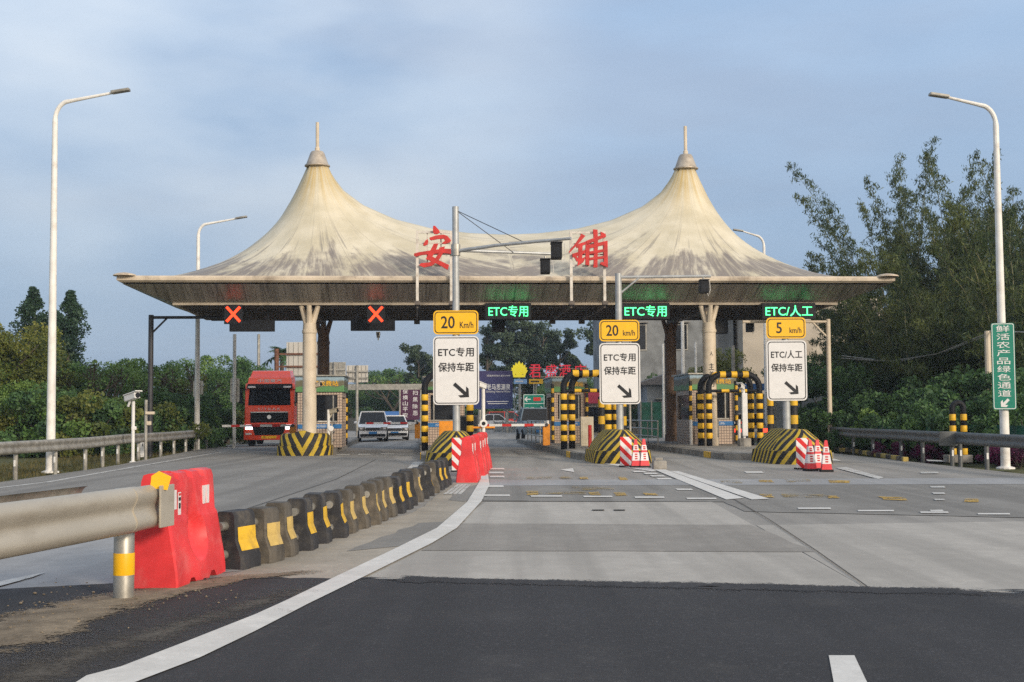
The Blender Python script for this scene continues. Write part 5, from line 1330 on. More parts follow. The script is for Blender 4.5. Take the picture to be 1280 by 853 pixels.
# ================================================================== BUILDINGS AND FAR SIGNS
m_greywall = M('rough_grey_render', (0.23, 0.24, 0.245), .9, 0, .25, .8, grime=(0.06, .06, .06), gamt=.6, gscale=.6, bump=.3, bscale=6)
m_beigewall = M('beige_render', (0.50, 0.44, 0.36), .85, 0, .1, .5, grime=(0.2, .16, .12), gamt=.5, gscale=.4)
m_tarp = M('blue_tarp', (0.04, 0.13, 0.34), .5)
m_roofmat = M('grey_roof_tiles', (0.15, 0.14, 0.14), .8)
def building(label, x0, x1, y0, y1, h, mat, wins, rz=0, roof='flat'):
    t = thing('building', label, 'building', ((x0 + x1) / 2, (y0 + y1) / 2, -.12), rz)
    w, d_ = x1 - x0, y1 - y0
    MB().box((0, 0, h / 2), (w, d_, h)).build('wall', mat, t)
    if roof == 'flat':
        MB().box((0, 0, h + .15), (w + .3, d_ + .3, .3)).build('parapet', mat, t)
    else:
        MB().prism([(-w / 2 - .4, h), (w / 2 + .4, h), (w / 2 + .4, h + .15), (w * .1, h + roof), (-w / 2 - .4, h + .15)], -d_ / 2 - .3, d_ / 2 + .3).build('roof', m_roofmat, t)
    for (x, z, ww, hh) in wins:
        f_ = MB().box((x, -d_ / 2 - .03, z), (ww + .16, .08, hh + .16)).build('window', m_galv_old, t)
        MB().box((x, -d_ / 2 - .05, z), (ww, .06, hh)).build('pane', m_glass, f_)
        MB().box((x, -d_ / 2 - .18, z + hh / 2 + .2), (ww + .4, .4, .07)).build('canopy_ledge', m_conc, f_)
    return t
building('rough grey concrete building behind the right booths', 6.6, 15.6, 90, 104, 9.4, m_greywall, [(-2.2, 6.9, 1.0, 1.7), (.7, 6.9, 1.0, 1.7), (-3.2, 3.0, 1.4, 1.6), (2.8, 2.6, 1.2, 1.4)])
building('beige building with green window behind the small tree on the right', 15.9, 25.5, 88, 100, 9.2, m_beigewall, [(-1.6, 4.7, 1.1, 2.2), (1.6, 4.7, 1.1, 2.2), (1.8, 7.7, 1.1, 1.3), (-1.6, 7.7, 1.1, 1.3)])
building('low grey shed with sloping roof left of the right booth', 8.2, 11.4, 78, 84, 3.3, m_greywall, [(-.6, 1.7, .6, 1.1)], roof=.9)
building('pale house mostly hidden by the bamboo on the right', 27, 36, 84, 94, 8.4, m_beigewall, [(-2.5, 6.8, 1.2, 1.6), (1.5, 6.8, 1.2, 1.6)])
building('low pale wall house among the left trees', -38, -31, 78, 84, 3.4, m_beigewall, [(0, 1.8, 1, 1)], roof=.9)
m_greenmesh = M('green_sheet_fence', (0.03, 0.14, 0.09), .7, 0, .2, 2, grime=(.1, .12, .1), gamt=.5)
def fence(label, pts, h, mat, n=6):
    t = thing('fence', label, 'fence', (0, 0, 0))
    pm = MB(); po = MB()
    a, b_ = Vector(pts[0]), Vector(pts[1]); d_ = b_ - a
    pm.box(((a + b_) / 2) + Vector((0, 0, h / 2)), (d_.length, .04, h), rz=math.atan2(d_.y, d_.x))
    for i in range(n + 1):
        q = a.lerp(b_, i / n); po.box((q.x, q.y - .05, h / 2 + .05), (.08, .06, h + .1))
    pm.build('panel', mat, t); po.build('fence_post', m_galv, t)
fence('green sheet fence behind the lane between the third and fourth islands', [(7.6, 76, 0), (11.5, 76.5, 0)], 2.1, m_greenmesh)
fence('green mesh fence low along the right verge before the bamboo', [(13.2, 52, 0), (14.6, 36, 0)], 1.05, m_greenmesh, 10)
fence('grey sheet wall behind the right lane with the grey car', [(11, 78, 0), (22, 77, 0)], 2.4, m_greywall)
# stall with blue awning behind the right hoops
t = thing('roadside_stall', 'stall with blue awning behind the right hoops', 'stall', (15.0, 74, 0)); 
MB().prism([(-3.2, 2.7), (3.2, 2.7), (3.2, 3.1), (-3.2, 3.1)], -1.2, -1.1).build('awning', m_tarp, t)
for x in (-3, 0, 3): MB().box((x, -.9, 1.35), (.1, .1, 2.7)).build('stall_post', m_galv, t)
t = thing('roadside_stall', 'stall with blue tarp roof between the purple banner and the white sedan', 'stall', (-10.6, 112, 0))
MB().loft([[(-1.6, -1.4, 1.3), (1.6, -1.4, 1.3), (1.6, 1.4, 1.3), (-1.6, 1.4, 1.3)], [(-1.4, -.2, 1.75), (1.4, -.2, 1.75), (1.4, .2, 1.75), (-1.4, .2, 1.75)]]).build('tarp', m_tarp, t)
for x in (-2, 2):
    for y in (-1.2, 1.2): MB().tube([(x * .7, y, 0), (x * .7, y, 1.3)], .05, 6).build('stall_post', m_galv, t)
MB().box((.2, 0, .4), (2.6, 1.8, .8), .05).build('goods_table', m_yellow, t)
# shop with red awning behind the middle lane
t = thing('shop', 'small shop with a dark red fascia behind the third island hoops', 'shop', (6.2, 88, 0))
MB().box((0, 2, 1.5), (5.0, 4, 3.0)).build('wall', m_beigewall, t); MB().box((0, -.2, 2.55), (5.2, .5, .8)).build('fascia_board', M('dark_red_fascia', (.30, .02, .05), .5), t)
MB().box((0, -.05, 1.05), (3.2, .1, 1.7)).build('shop_window', m_glass, t)

# blue billboard
Yb = 100.0
a, c_ = D(592, 464, Yb), D(641, 511, Yb)
m_bill = NB('printed_blue_billboard'); m_bill.set(.5)
sp = m_bill.n('ShaderNodeSeparateXYZ'); m_bill.l(m_bill.tc.outputs['Object'], sp.inputs[0])
m_bill.col(m_bill.mix(m_bill.rng(sp.outputs['Z'], 2.0, 5.0, smooth=False), (0.008, 0.024, 0.12), (0.034, 0.024, 0.10)))
t = thing('billboard', 'dark blue billboard with white lettering beside the first lane sign', 'billboard', ((a.x + c_.x) / 2, Yb, 0))
w_, h_ = c_.x - a.x, a.z - c_.z; zc = (a.z + c_.z) / 2
MB().box((0, 0, zc), (w_, .15, h_)).build('panel', m_bill.m, t)
text(t, '老马思源泉', (.42, zc + .22), .46, w_ * .60, m_signwhite, 'billboard_lettering', bold=.02, y=-.08, depth=.02)
text(t, 'Drinking Natural Water', (.42, zc - .16), .19, w_ * .62, m_signwhite, 'english_lettering', bold=.01, y=-.08, depth=.02)
text(t, '招商热线400 830 6968', (.42, zc + 1.10), .16, w_ * .6, m_signwhite, 'phone_lettering', bold=0, y=-.08, depth=.02)
mb = MB()
for i, ww in ((0, .56), (1, .5)): mb.box((.35, -.085, zc - .92 - i * .16), (w_ * ww, .012, .05))
mb.build('small_print', m_signwhite, t)
mb = MB()
for x in (-w_ * .35, w_ * .35): mb.tube([(x, .2, 0), (x, .2, zc)], .12, 8)
mb.build('billboard_post', m_galv_old, t)
# hotel sign
Yh = 112.0
hp = D(700, 466, Yh)
t = thing('hotel_sign', 'row of big red characters on a steel frame above the middle lane', 'sign', (hp.x, Yh, 0))
m_redsign = EM('lit_red_characters', (0.95, 0.02, 0.05), .55)
for ch, px in zip('君盛酒店', (669, 689, 706, 725)):
    q = D(px, 464, Yh); text(t, ch, (q.x - hp.x, q.z), 1.15, 1.05, m_redsign, 'sign_character', bold=0, depth=.08)
mb = MB()
for zz in (hp.z - .35, hp.z + .35): mb.box((0, .1, zz), (5.2, .06, .06))
for x in (-2.3, -.8, .8, 2.3): mb.tube([(x, .15, 0), (x, .15, hp.z + .7)], .05, 6)
mb.build('steel_frame', m_galv, t)
q = D(649, 464, Yh)
t = thing('emblem_sign', 'yellow leaf shaped emblem left of the red characters', 'sign', (q.x, Yh, q.z))
m_emb = EM('lit_yellow_emblem', (0.95, 0.75, 0.02), .6)
mb = MB(); n = 9
for i in range(n):
    a = R(-62 + 124 * i / (n - 1)); ll = 1.25 - .40 * abs(i - 4) / 4
    ca, sa = math.sin(a), math.cos(a)
    pts = [(0, .0), (.12, ll * .5), (.13, ll * .8), (0, ll), (-.13, ll * .8), (-.12, ll * .5)]
    mb.prism([(x * sa + z * ca, -.35 + z * sa - x * ca) for x, z in pts], -.1 - i * .002, .05)
mb.prism([(-.5, -.55), (.5, -.55), (.62, -.1), (.3, -.35), (0, -.1), (-.3, -.35), (-.62, -.1)], -.13, .05)
mb.build('emblem', m_emb, t); MB().tube([(0, .1, -q.z), (0, .1, 0)], .06, 6).build('pole', m_galv, t)
for px, py, w_, h_, m, lb in ((650.5, 477, 1.15, .42, M('pale_blue_board', (.25, .45, .75), .5), 'small pale blue board below the yellow emblem'), (670, 477, 1.2, .42, m_signyel, 'small yellow board below the first red character')):
    q = D(px, py, Yh - 1)
    t = thing('small_board', lb, 'sign', (q.x, Yh - 1, 0), 0, 'small boards under the hotel sign')
    MB().box((0, 0, q.z), (w_, .08, h_), .01).build('panel', m, t); MB().box((-.1, -.045, q.z), (w_ * .6, .01, h_ * .3)).build('print', m_signwhite if 'blue' in lb else m_signblk, t)
    MB().tube([(0, .1, 0), (0, .1, q.z)], .05, 6).build('post', m_galv, t)
q = D(646, 530, 108)
t = thing('lattice_mast', 'slim lattice mast between the billboard and the green direction sign', 'mast', (q.x, 108, 0))
mb = MB()
for s in (-1, 1): mb.tube([(s * .18, 0, 0), (s * .18, 0, 3.7)], .035, 5)
for i in range(9): mb.tube([(-.18 if i % 2 else .18, 0, i * .4), (.18 if i % 2 else -.18, 0, i * .4 + .4)], .02, 4)
mb.build('lattice', m_galv, t)
# green direction sign
Yg = 92.0; a, c_ = D(654, 493, Yg), D(681, 517, Yg); w_, h_ = c_.x - a.x, a.z - c_.z; zc = (a.z + c_.z) / 2
t = thing('direction_sign', 'green direction sign with two arrows behind the middle lane', 'road sign', ((a.x + c_.x) / 2, Yg, 0))
pn = MB().prism(rrect(w_, h_, .08, 4, 0, zc), 0, .05).build('panel', m_signgreen, t)
mb = MB(); o_ = rrect(w_ - .05, h_ - .05, .07, 4, 0, zc); i_ = rrect(w_ - .12, h_ - .12, .05, 4, 0, zc); n = len(o_)
mb.add([(x, -.004, z) for x, z in o_] + [(x, -.004, z) for x, z in i_], [(j, (j + 1) % n, n + (j + 1) % n, n + j) for j in range(n)]); mb.box((0, -.006, zc + .02), (w_ - .1, .006, .04)); mb.build('border_line', m_signwhite, pn)
def arrow(cx, cz, d, s): return [(cx + d * x * s, cz + z * s) for x, z in ((-.5, -.08), (.2, -.08), (-.05, -.38), (.14, -.38), (.5, 0), (.14, .38), (-.05, .38), (.2, .08), (-.5, .08))]
MB().prism(arrow(-w_ * .30, zc + h_ * .24, -1, .45), -.008, -.002).prism(arrow(w_ * .30, zc - h_ * .25, 1, .45), -.008, -.002).build('arrow', m_signwhite, pn)
MB().box((.22, -.006, zc + h_ * .24), (.52, .012, .26)).build('red_panel', m_red, pn)
text(pn, '北', (w_ * .38, zc + h_ * .24), .2, .2, m_signwhite, 'direction_lettering', y=-.008); text(pn, '安 铺', (-w_ * .2, zc - h_ * .25), .24, .62, m_signwhite, 'place_lettering', y=-.008)
MB().tube([(-.4, .1, 0), (-.4, .1, zc)], .06, 8).tube([(.4, .1, 0), (.4, .1, zc)], .06, 8).build('post', m_galv, t)
# purple banner
Yp = 103.0; a, c_ = D(501, 483, Yp), D(524.5, 525, Yp); w_, h_ = c_.x - a.x, a.z - c_.z; zc = (a.z + c_.z) / 2
t = thing('banner', 'dark purple upright banner with two columns of white characters', 'banner', ((a.x + c_.x) / 2, Yp, 0))
MB().box((0, 0, zc), (w_, .08, h_)).build('panel', M('purple_print', (.065, .014, .045), .6), t)
for i_, ch in enumerate('保横山平安'): text(t, ch, (-w_ * .26, zc + h_ * .34 - i_ * h_ * .175), .36, .40, m_signwhite, 'banner_character', bold=.01, y=-.045)
for i_, ch in enumerate('扫黑除恶'): text(t, ch, (w_ * .27, zc + h_ * .30 - i_ * h_ * .2), .36, .40, m_signwhite, 'banner_character', bold=.01, y=-.045)
MB().tube([(-w_ / 2 - .08, .05, 0), (-w_ / 2 - .08, .05, zc + h_ / 2)], .08, 8).build('banner_post', m_galv_old, t)
# backs of big road signs on the left
def sign_back(label, x0, y0, x1, y1, Y, mat, posts):
    a, c_ = D(x0, y0, Y), D(x1, y1, Y); w_, h_ = c_.x - a.x, a.z - c_.z; cx, zc = (a.x + c_.x) / 2, (a.z + c_.z) / 2
    t = thing('road_sign_back', label, 'road sign', (cx, Y, 0), 0, 'large road signs seen from behind')
    pp = MB().box((0, .05, zc), (w_, .06, h_), .01).build('plate_back', mat, t)
    rb_ = MB(); n = max(3, int(w_ / .28))
    for i in range(n): rb_.box((-w_ / 2 + w_ * (i + .5) / n, .01, zc), (.04, .03, h_ * .98))
    rb_.build('rib', m_galv, pp)
    bars = MB()
    for zz in (zc + h_ * .14, zc - h_ * .24): bars.box((0 if not posts else -w_ * .15, -.06, zz), (w_ * (1.0 if not posts else 1.35), .1, .12))
    bars.build('crossbar', m_rust if posts else m_galv_old, t)
    MB().tube([(-w_ * (.78 if posts else .0), -.1, -.1), (-w_ * (.78 if posts else .0), -.1, zc + h_ * (.3 if posts else .5))], .15 if posts else .1, 10).build('post', m_rust if posts else m_galv_old, t)
m_alu = M('pale_aluminium_back', (.55, .52, .47), .5, .2, .08, 1)
sign_back('pale sign back on rusty bars behind the front left column', 358, 428, 400, 469, 84, m_alu, True)
sign_back('grey ribbed sign back right of the rear left column', 405, 453, 432, 479, 88, m_galv, False)
sign_back('pale sign back right of the grey ribbed sign', 433, 457, 460, 478, 90, m_alu, False)
t = thing('height_gantry', 'grey overhead beam spanning the exit road behind the van', 'gantry', (0, 95, 0))
a, c_ = D(420, 487, 95), D(528, 481, 95)
MB().box(((a.x + c_.x) / 2, 0, (a.z + c_.z) / 2), (c_.x - a.x, .3, .42)).build('beam', m_galv, t)
MB().box((a.x, 0, a.z / 2), (.3, .3, a.z)).box((c_.x, 0, a.z / 2), (.3, .3, a.z)).build('upright', m_galv, t)
# low wall at the far left of the junction
fence('dark low wall along the far side road behind the van', [(-30, 122, 0), (-9, 118, 0)], 1.2, M('dark_stone_wall', (.06, .06, .055), .9), 8)
fence('grey railing along the far road behind the white sedan', [(-1.5, 104, 0), (4, 96, 0)], .8, m_galv_old, 8)

# ================================================================== VEGETATION
def leaf_mat(name, c, c2, trans=.25, patch=0.5):
    m = _mat(name); t = m.node_tree
    def n(ty): return t.nodes.new(ty)
    out = n('ShaderNodeOutputMaterial'); df = n('ShaderNodeBsdfPrincipled'); tr = n('ShaderNodeBsdfTranslucent'); mx_ = n('ShaderNodeMixShader'); mx_.inputs[0].default_value = trans
    g = n('ShaderNodeNewGeometry'); mi = n('ShaderNodeMix'); mi.data_type = 'RGBA'; mi.inputs['A'].default_value = (*c, 1); mi.inputs['B'].default_value = (*c2, 1)
    nz_ = n('ShaderNodeTexNoise'); nz_.inputs['Scale'].default_value = patch; nz_.inputs['Detail'].default_value = 2
    tc_ = n('ShaderNodeTexCoord'); t.links.new(tc_.outputs['Object'], nz_.inputs['Vector'])
    ad = n('ShaderNodeMath'); ad.operation = 'ADD'; ad.use_clamp = True
    mr = n('ShaderNodeMapRange'); mr.inputs['From Min'].default_value = .35; mr.inputs['From Max'].default_value = .65; mr.inputs['To Min'].default_value = -.35; mr.inputs['To Max'].default_value = .55
    t.links.new(nz_.outputs['Fac'], mr.inputs['Value']); t.links.new(mr.outputs[0], ad.inputs[0])
    m2 = n('ShaderNodeMath'); m2.operation = 'MULTIPLY'; m2.inputs[1].default_value = .6
    t.links.new(g.outputs['Random Per Island'], m2.inputs[0]); t.links.new(m2.outputs[0], ad.inputs[1]); t.links.new(ad.outputs[0], mi.inputs[0])
    t.links.new(mi.outputs['Result'], df.inputs['Base Color']); t.links.new(mi.outputs['Result'], tr.inputs['Color'])
    df.inputs['Roughness'].default_value = .55; df.inputs['Specular IOR Level'].default_value = .3
    t.links.new(df.outputs[0], mx_.inputs[1]); t.links.new(tr.outputs[0], mx_.inputs[2]); t.links.new(mx_.outputs[0], out.inputs['Surface'])
    return m
m_leaf_dark = leaf_mat('dark_green_leaves', (0.045, 0.095, 0.039), (0.112, 0.211, 0.062))
m_leaf_mid = leaf_mat('mid_green_leaves', (0.076, 0.156, 0.037), (0.215, 0.316, 0.076))
m_leaf_yel = leaf_mat('yellowing_leaves', (0.065, 0.105, 0.018), (0.210, 0.205, 0.040))
m_leaf_oli = leaf_mat('olive_leaves', (0.076, 0.110, 0.025), (0.207, 0.221, 0.048))
m_leaf_con = leaf_mat('blue_green_sprays', (0.024, 0.055, 0.033), (0.052, 0.101, 0.052))
m_leaf_euc = leaf_mat('greyish_green_leaves', (0.037, 0.065, 0.041), (0.093, 0.133, 0.071))
m_leaf_bam = leaf_mat('bamboo_leaves', (0.030, 0.058, 0.018), (0.125, 0.150, 0.042), .25, .35)
m_grass = leaf_mat('verge_grass', (0.055, 0.062, 0.016), (0.17, 0.135, 0.05))
m_leaf_bou = leaf_mat('magenta_bracts', (0.050, 0.012, 0.030), (0.200, 0.020, 0.110))
m_leaf_dry = leaf_mat('dry_brown_leaves', (0.060, 0.040, 0.018), (0.150, 0.100, 0.040))
m_bark = M('tree_bark', (0.075, 0.06, 0.045), .9, 0, .3, 4)
m_culm = M('bamboo_culm', (0.13, 0.125, 0.05), .6, 0, .3, 2)
RG = np.random.default_rng(11)
def leaves_mesh(name, cen, size, mat, asp=.5, droop=0.0, up=.5):
    """one small bent quad per centre"""
    cen = np.asarray(cen, float); N = len(cen)
    d_ = RG.normal(size=(N, 3)); d_[:, 2] -= droop; d_ /= np.linalg.norm(d_, axis=1, keepdims=True)
    nn = RG.normal(size=(N, 3)); nn[:, 2] += up; s = np.cross(d_, nn); s /= np.linalg.norm(s, axis=1, keepdims=True) + 1e-9
    L_ = size * RG.uniform(.6, 1.35, (N, 1)); w_ = L_ * asp * .5
    v = np.empty((N, 4, 3)); v[:, 0] = cen - d_ * L_ * .5; v[:, 1] = cen + s * w_ + d_ * L_ * .05; v[:, 2] = cen + d_ * L_ * .5; v[:, 3] = cen - s * w_ + d_ * L_ * .05
    me = bpy.data.meshes.new(name); me.vertices.add(N * 4); me.vertices.foreach_set('co', v.ravel())
    me.loops.add(N * 4); me.loops.foreach_set('vertex_index', np.arange(N * 4, dtype=np.int32))
    me.polygons.add(N); me.polygons.foreach_set('loop_start', np.arange(0, N * 4, 4, dtype=np.int32)); me.polygons.foreach_set('loop_total', np.full(N, 4, dtype=np.int32))
    me.update(calc_edges=True); me.materials.append(mat)
    return me
def clump_pts(c, r, n, flat=.75):
    p = RG.normal(size=(n, 3)); p /= np.linalg.norm(p, axis=1, keepdims=True); p *= RG.uniform(.25, 1, (n, 1)) ** .6 * r; p[:, 2] *= flat
    return p + np.asarray(c)
def make_tree(name, H, R_, trunk_h, nl, size, mat, kind='broad', dens=1.0):
    """returns (trunk mesh builder, leaf mesh)"""
    tr = MB(); pts = []
    lean = RG.normal(0, .03, 2)
    top = np.array([lean[0] * H, lean[1] * H, H * .9])
    r0 = .035 * H ** .8 + .04
    if kind == 'broad':
        tr.tube([(0, 0, 0), tuple(top * .35), tuple(top * .7)], [r0, r0 * .7, r0 * .35], 8)
        NL = 11
        for i in range(NL):
            a = 2 * PI * i / NL + RG.uniform(-.4, .4); f = RG.uniform(.22, .75); st_ = top * f
            rad = R_ * RG.uniform(.55, 1.0) * (1 - .35 * max(0, f - .5)); hz = H * RG.uniform(.05, .28)
            e = np.array([math.cos(a) * rad, math.sin(a) * rad, st_[2] + hz])
            e[2] = min(e[2], H * .93)
            mid = (st_ + e) / 2 + np.array([0, 0, -.06 * H])
            tr.tube([tuple(st_), tuple(mid), tuple(e)], [r0 * .4, r0 * .25, r0 * .08], 5)
            for q in range(4):
                w = st_ + (e - st_) * RG.uniform(.4, 1.05) + RG.normal(0, R_ * .2, 3)
                w[2] = max(w[2], trunk_h)
                pts.append(clump_pts(w, R_ * RG.uniform(.16, .36), int(nl / (NL * 4 + 10))))
        for q in range(10):
            w = np.array([RG.normal(0, R_ * .35), RG.normal(0, R_ * .35), H * RG.uniform(.72, .97)])
            pts.append(clump_pts(w, R_ * RG.uniform(.18, .32), int(nl / (NL * 4 + 10))))
    elif kind == 'conifer':
        tr.tube([(0, 0, 0), (0, 0, H * .95)], [r0, r0 * .15], 8)
        nb = 46
        for i in range(nb):
            f = (i + .5) / nb; z_ = trunk_h + (H - trunk_h) * f; a = RG.uniform(0, 2 * PI)
            rad = R_ * (1 - f) ** .75 * RG.choice([.45, .7, 1.0, 1.3]) + .12
            e = np.array([math.cos(a) * rad, math.sin(a) * rad, z_ + .25 * rad])
            tr.tube([(0, 0, z_ - .15), tuple(e)], [r0 * .2 * (1 - f) + .01, .006], 4)
            for q in range(3):
                w = np.array([0, 0, z_]) + (e - np.array([0, 0, z_])) * (.35 + .32 * q)
                pts.append(clump_pts(w, .20 + .20 * rad, int(nl / nb / 3), 1.3))
    elif kind == 'airy':
        tr.tube([(0, 0, 0), tuple(top * .5), tuple(top)], [r0, r0 * .6, r0 * .15], 8)
        for i in range(16):
            f = RG.uniform(.3, .95); st_ = top * f; a = RG.uniform(0, 2 * PI); rad = R_ * RG.uniform(.35, 1) * (1.15 - .55 * f)
            e = st_ + np.array([math.cos(a) * rad, math.sin(a) * rad, H * RG.uniform(.06, .16)])
            tr.tube([tuple(st_), tuple(e)], [r0 * .28, r0 * .05], 5)
            for q in range(3):
                w = st_ + (e - st_) * RG.uniform(.55, 1.08) + RG.normal(0, .12 * R_, 3)
                pts.append(clump_pts(w, R_ * RG.uniform(.15, .28), int(nl / 48), .8))
    elif kind == 'twiggy':
        tr.tube([(0, 0, 0), tuple(top * .4)], [r0, r0 * .6], 7)
        def rec(p, d_, l, r, dep):
            e = p + d_ * l; tr.tube([tuple(p), tuple(e)], [r, r * .6], 4, caps=False)
            if dep == 0: pts.append(clump_pts(e, .22, 5)); return
            for q in range(3):
                nd = d_ + RG.normal(0, .45, 3); nd[2] = abs(nd[2]) * .8 + .15; nd /= np.linalg.norm(nd); rec(e, nd, l * .72, r * .6, dep - 1)
        for q in range(4):
            a = 2 * PI * q / 4 + .4; rec(top * .35, np.array([math.cos(a) * .6, math.sin(a) * .6, .75]), H * .24, r0 * .5, 3)
    elif kind == 'shrub':
        for i in range(6): a = 2 * PI * i / 6; tr.tube([(0, 0, 0), (math.cos(a) * R_ * .5, math.sin(a) * R_ * .5, H * .6)], [.03, .01], 4)
        for q in range(26):
            a = RG.uniform(0, 2 * PI); rr = R_ * math.sqrt(RG.uniform(0, 1)); z_ = H * RG.uniform(.1, 1) * (1 - .45 * (rr / R_) ** 2)
            pts.append(clump_pts((math.cos(a) * rr, math.sin(a) * rr, z_), R_ * RG.uniform(.16, .3), int(nl / 26)))
    pts = np.concatenate(pts); pts[:, 2] = np.maximum(pts[:, 2], .05)
    return tr, leaves_mesh('crown', pts, size, mat, .55, .2)
PROTO = {}
def proto_tree(key, *a, **kw): PROTO[key] = make_tree(key, *a, **kw)
def plant(key, name, label, cat, loc, s=1.0, rz=None, group=None, sz=None, mat=None):
    tr, lm = PROTO[key]
    t = thing(name, label, cat, loc, RG.uniform(0, 6.28) if rz is None else rz, group)
    if isinstance(tr, MB):
        o = tr.build('trunk' if 'shrub' not in key else 'stem', m_bark, t, smooth='auto', fix=False); PROTO[key] = (o.data, lm)
    else:
        o = bpy.data.objects.new('trunk' if 'shrub' not in key else 'stem', tr); COL.objects.link(o); o.parent = t
    if mat is not None:
        lm = lm.copy(); lm.materials.clear(); lm.materials.append(mat)
    c = bpy.data.objects.new('crown' if 'shrub' not in key else 'foliage', lm); COL.objects.link(c); c.parent = t
    t.scale = (s, s, s if sz is None else sz)
    return t
proto_tree('broad_a', 5.0, 2.3, .5, 17000, .135, m_leaf_mid)
proto_tree('broad_b', 5.0, 2.5, .4, 17000, .14, m_leaf_dark)
proto_tree('broad_c', 5.0, 2.2, .4, 14000, .14, m_leaf_yel)
proto_tree('broad_d', 5.0, 2.4, .4, 12000, .14, m_leaf_mid)
proto_tree('broad_e', 5.0, 2.1, .5, 11000, .135, m_leaf_oli)
proto_tree('con', 8.0, 1.5, .8, 15000, .16, m_leaf_con, 'conifer')
proto_tree('airy_a', 11.0, 3.3, 2.5, 14000, .27, m_leaf_euc, 'airy')
proto_tree('airy_b', 10.0, 2.6, 2.0, 11000, .26, m_leaf_euc, 'airy')
proto_tree('twig', 4.6, 2, 1, 600, .16, m_leaf_mid, 'twiggy')
proto_tree('shrub_a', 1.5, 1.3, .1, 7500, .10, m_leaf_mid, 'shrub')
proto_tree('shrub_b', 1.6, 1.4, .1, 7500, .105, m_leaf_dark, 'shrub')
GL = 'trees on the left verge'
def at(px, Y): q = D(px, 500, Y); return (q.x, Y, -.12)
def height(px, py, Y): return D(px, py, Y).z + .12
LT = [  # proto, pixel x, top y, distance, label
    ('broad_c', -12, 402, 54, 'yellow green bushy tree at the left photo edge'),
    ('broad_e', 22, 408, 56, 'yellow tinged tree just left of the near left lamp post'),
    ('con', 42, 364, 68, 'tall dark pointed tree left of the near left lamp post'),
    ('con', 84, 368, 66, 'tall dark pointed tree right of the near left lamp post'),
    ('con', 66, 392, 70, 'shorter dark pointed tree hidden by the near left lamp post'),
    ('broad_b', 100, 455, 60, 'dark rounded tree at the foot of the right pointed tree'),
    ('broad_e', 60, 462, 56, 'mid green tree behind the near left lamp post'),
    ('broad_a', 128, 462, 58, 'mid green tree under the leafy bare branches on the left'),
    ('twig', 122, 438, 56, 'sparse tree with scattered leaves against the sky on the left'),
    ('twig', 225, 440, 62, 'grey bare branched tree right of the dark gantry post'),
    ('broad_d', 160, 450, 62, 'rounded dark green tree left of the dark gantry post'),
    ('broad_b', 188, 452, 66, 'dark green tree right behind the dark gantry post'),
    ('broad_e', 215, 470, 64, 'mid green tree between the gantry post and the second lamp'),
    ('broad_d', 262, 446, 76, 'dense dark tree right of the second left lamp'),
    ('broad_b', 300, 448, 76, 'dense dark tree left of the red truck roof'),
    ('broad_b', 285, 462, 74, 'dark tree between the lamp and the white backed sign'),
    ('broad_b', 338, 480, 95, 'dark tree behind the roof of the red truck'),
    ('broad_a', 8, 470, 53, 'green leafy tree low at the left photo edge'),
    ('broad_d', 36, 478, 54, 'broad green tree left of the near lamp foot'),
    ('broad_b', 92, 490, 54, 'dark leafy tree right of the near lamp foot'),
    ('broad_a', 140, 492, 55, 'low green tree left of the white camera post'),
    ('broad_b', 210, 500, 60, 'low dark tree right of the gantry post'),
    ('broad_b', 385, 485, 120, 'distant dark tree behind the front left column'),
]
for key, px, ty, Y, lb in LT:
    h = height(px, ty, Y); base_h = {'con': 8.0, 'twig': 4.6}.get(key, 5.0)
    s = h / base_h; ss = min(max(s, .8), 1.5)
    plant(key, {'con': 'conifer_tree'}.get(key, 'broadleaf_tree') if key != 'twig' else 'bare_tree', lb, 'tree', at(px, Y), ss, None, GL, s)
for i, px in enumerate(range(-20, 262, 18)):
    Y = np.interp(px, [-20, 110, 160, 205, 262], [50, 50, 51, 54, 62]) + RG.uniform(1.5, 6)
    key = 'shrub_a' if i % 3 == 0 else 'shrub_b'; mt = m_leaf_oli if i % 5 == 2 else (m_leaf_yel if i in (3, 9) else None)
    plant(key, 'roadside_shrub', 'green leafy shrub behind the left guardrail, number ' + str(i + 1) + ' counted from the left edge' if False else
          ('yellow green' if mt else 'mid green' if key == 'shrub_a' else 'dark green') + ' shrub behind the left guardrail, ' + (NTH[i] if i else 'first') + ' from the left', 'shrub', at(px, Y), RG.uniform(1.25, 1.8), None, 'shrubs behind the left guardrail', mat=mt)
o = plant('shrub_a', 'roadside_shrub', 'yellow green shrub below the white backed sign left of the truck', 'shrub', at(279, 67), 1.3, None, None, mat=m_leaf_yel)
# green dumpster-like tarp beside it
t = thing('skip', 'green skip between the second lamp and the white backed sign', 'skip', at(259, 66)); MB().box((0, 0, 1.2), (1.3, 1.0, .7), .04, taper=(1.08, 1.08)).build('tub', M('green_skip_paint', (.02, .16, .08), .6), t); MB().box((0, 0, .45), (1.1, .8, .85)).build('stand', m_dark, t)
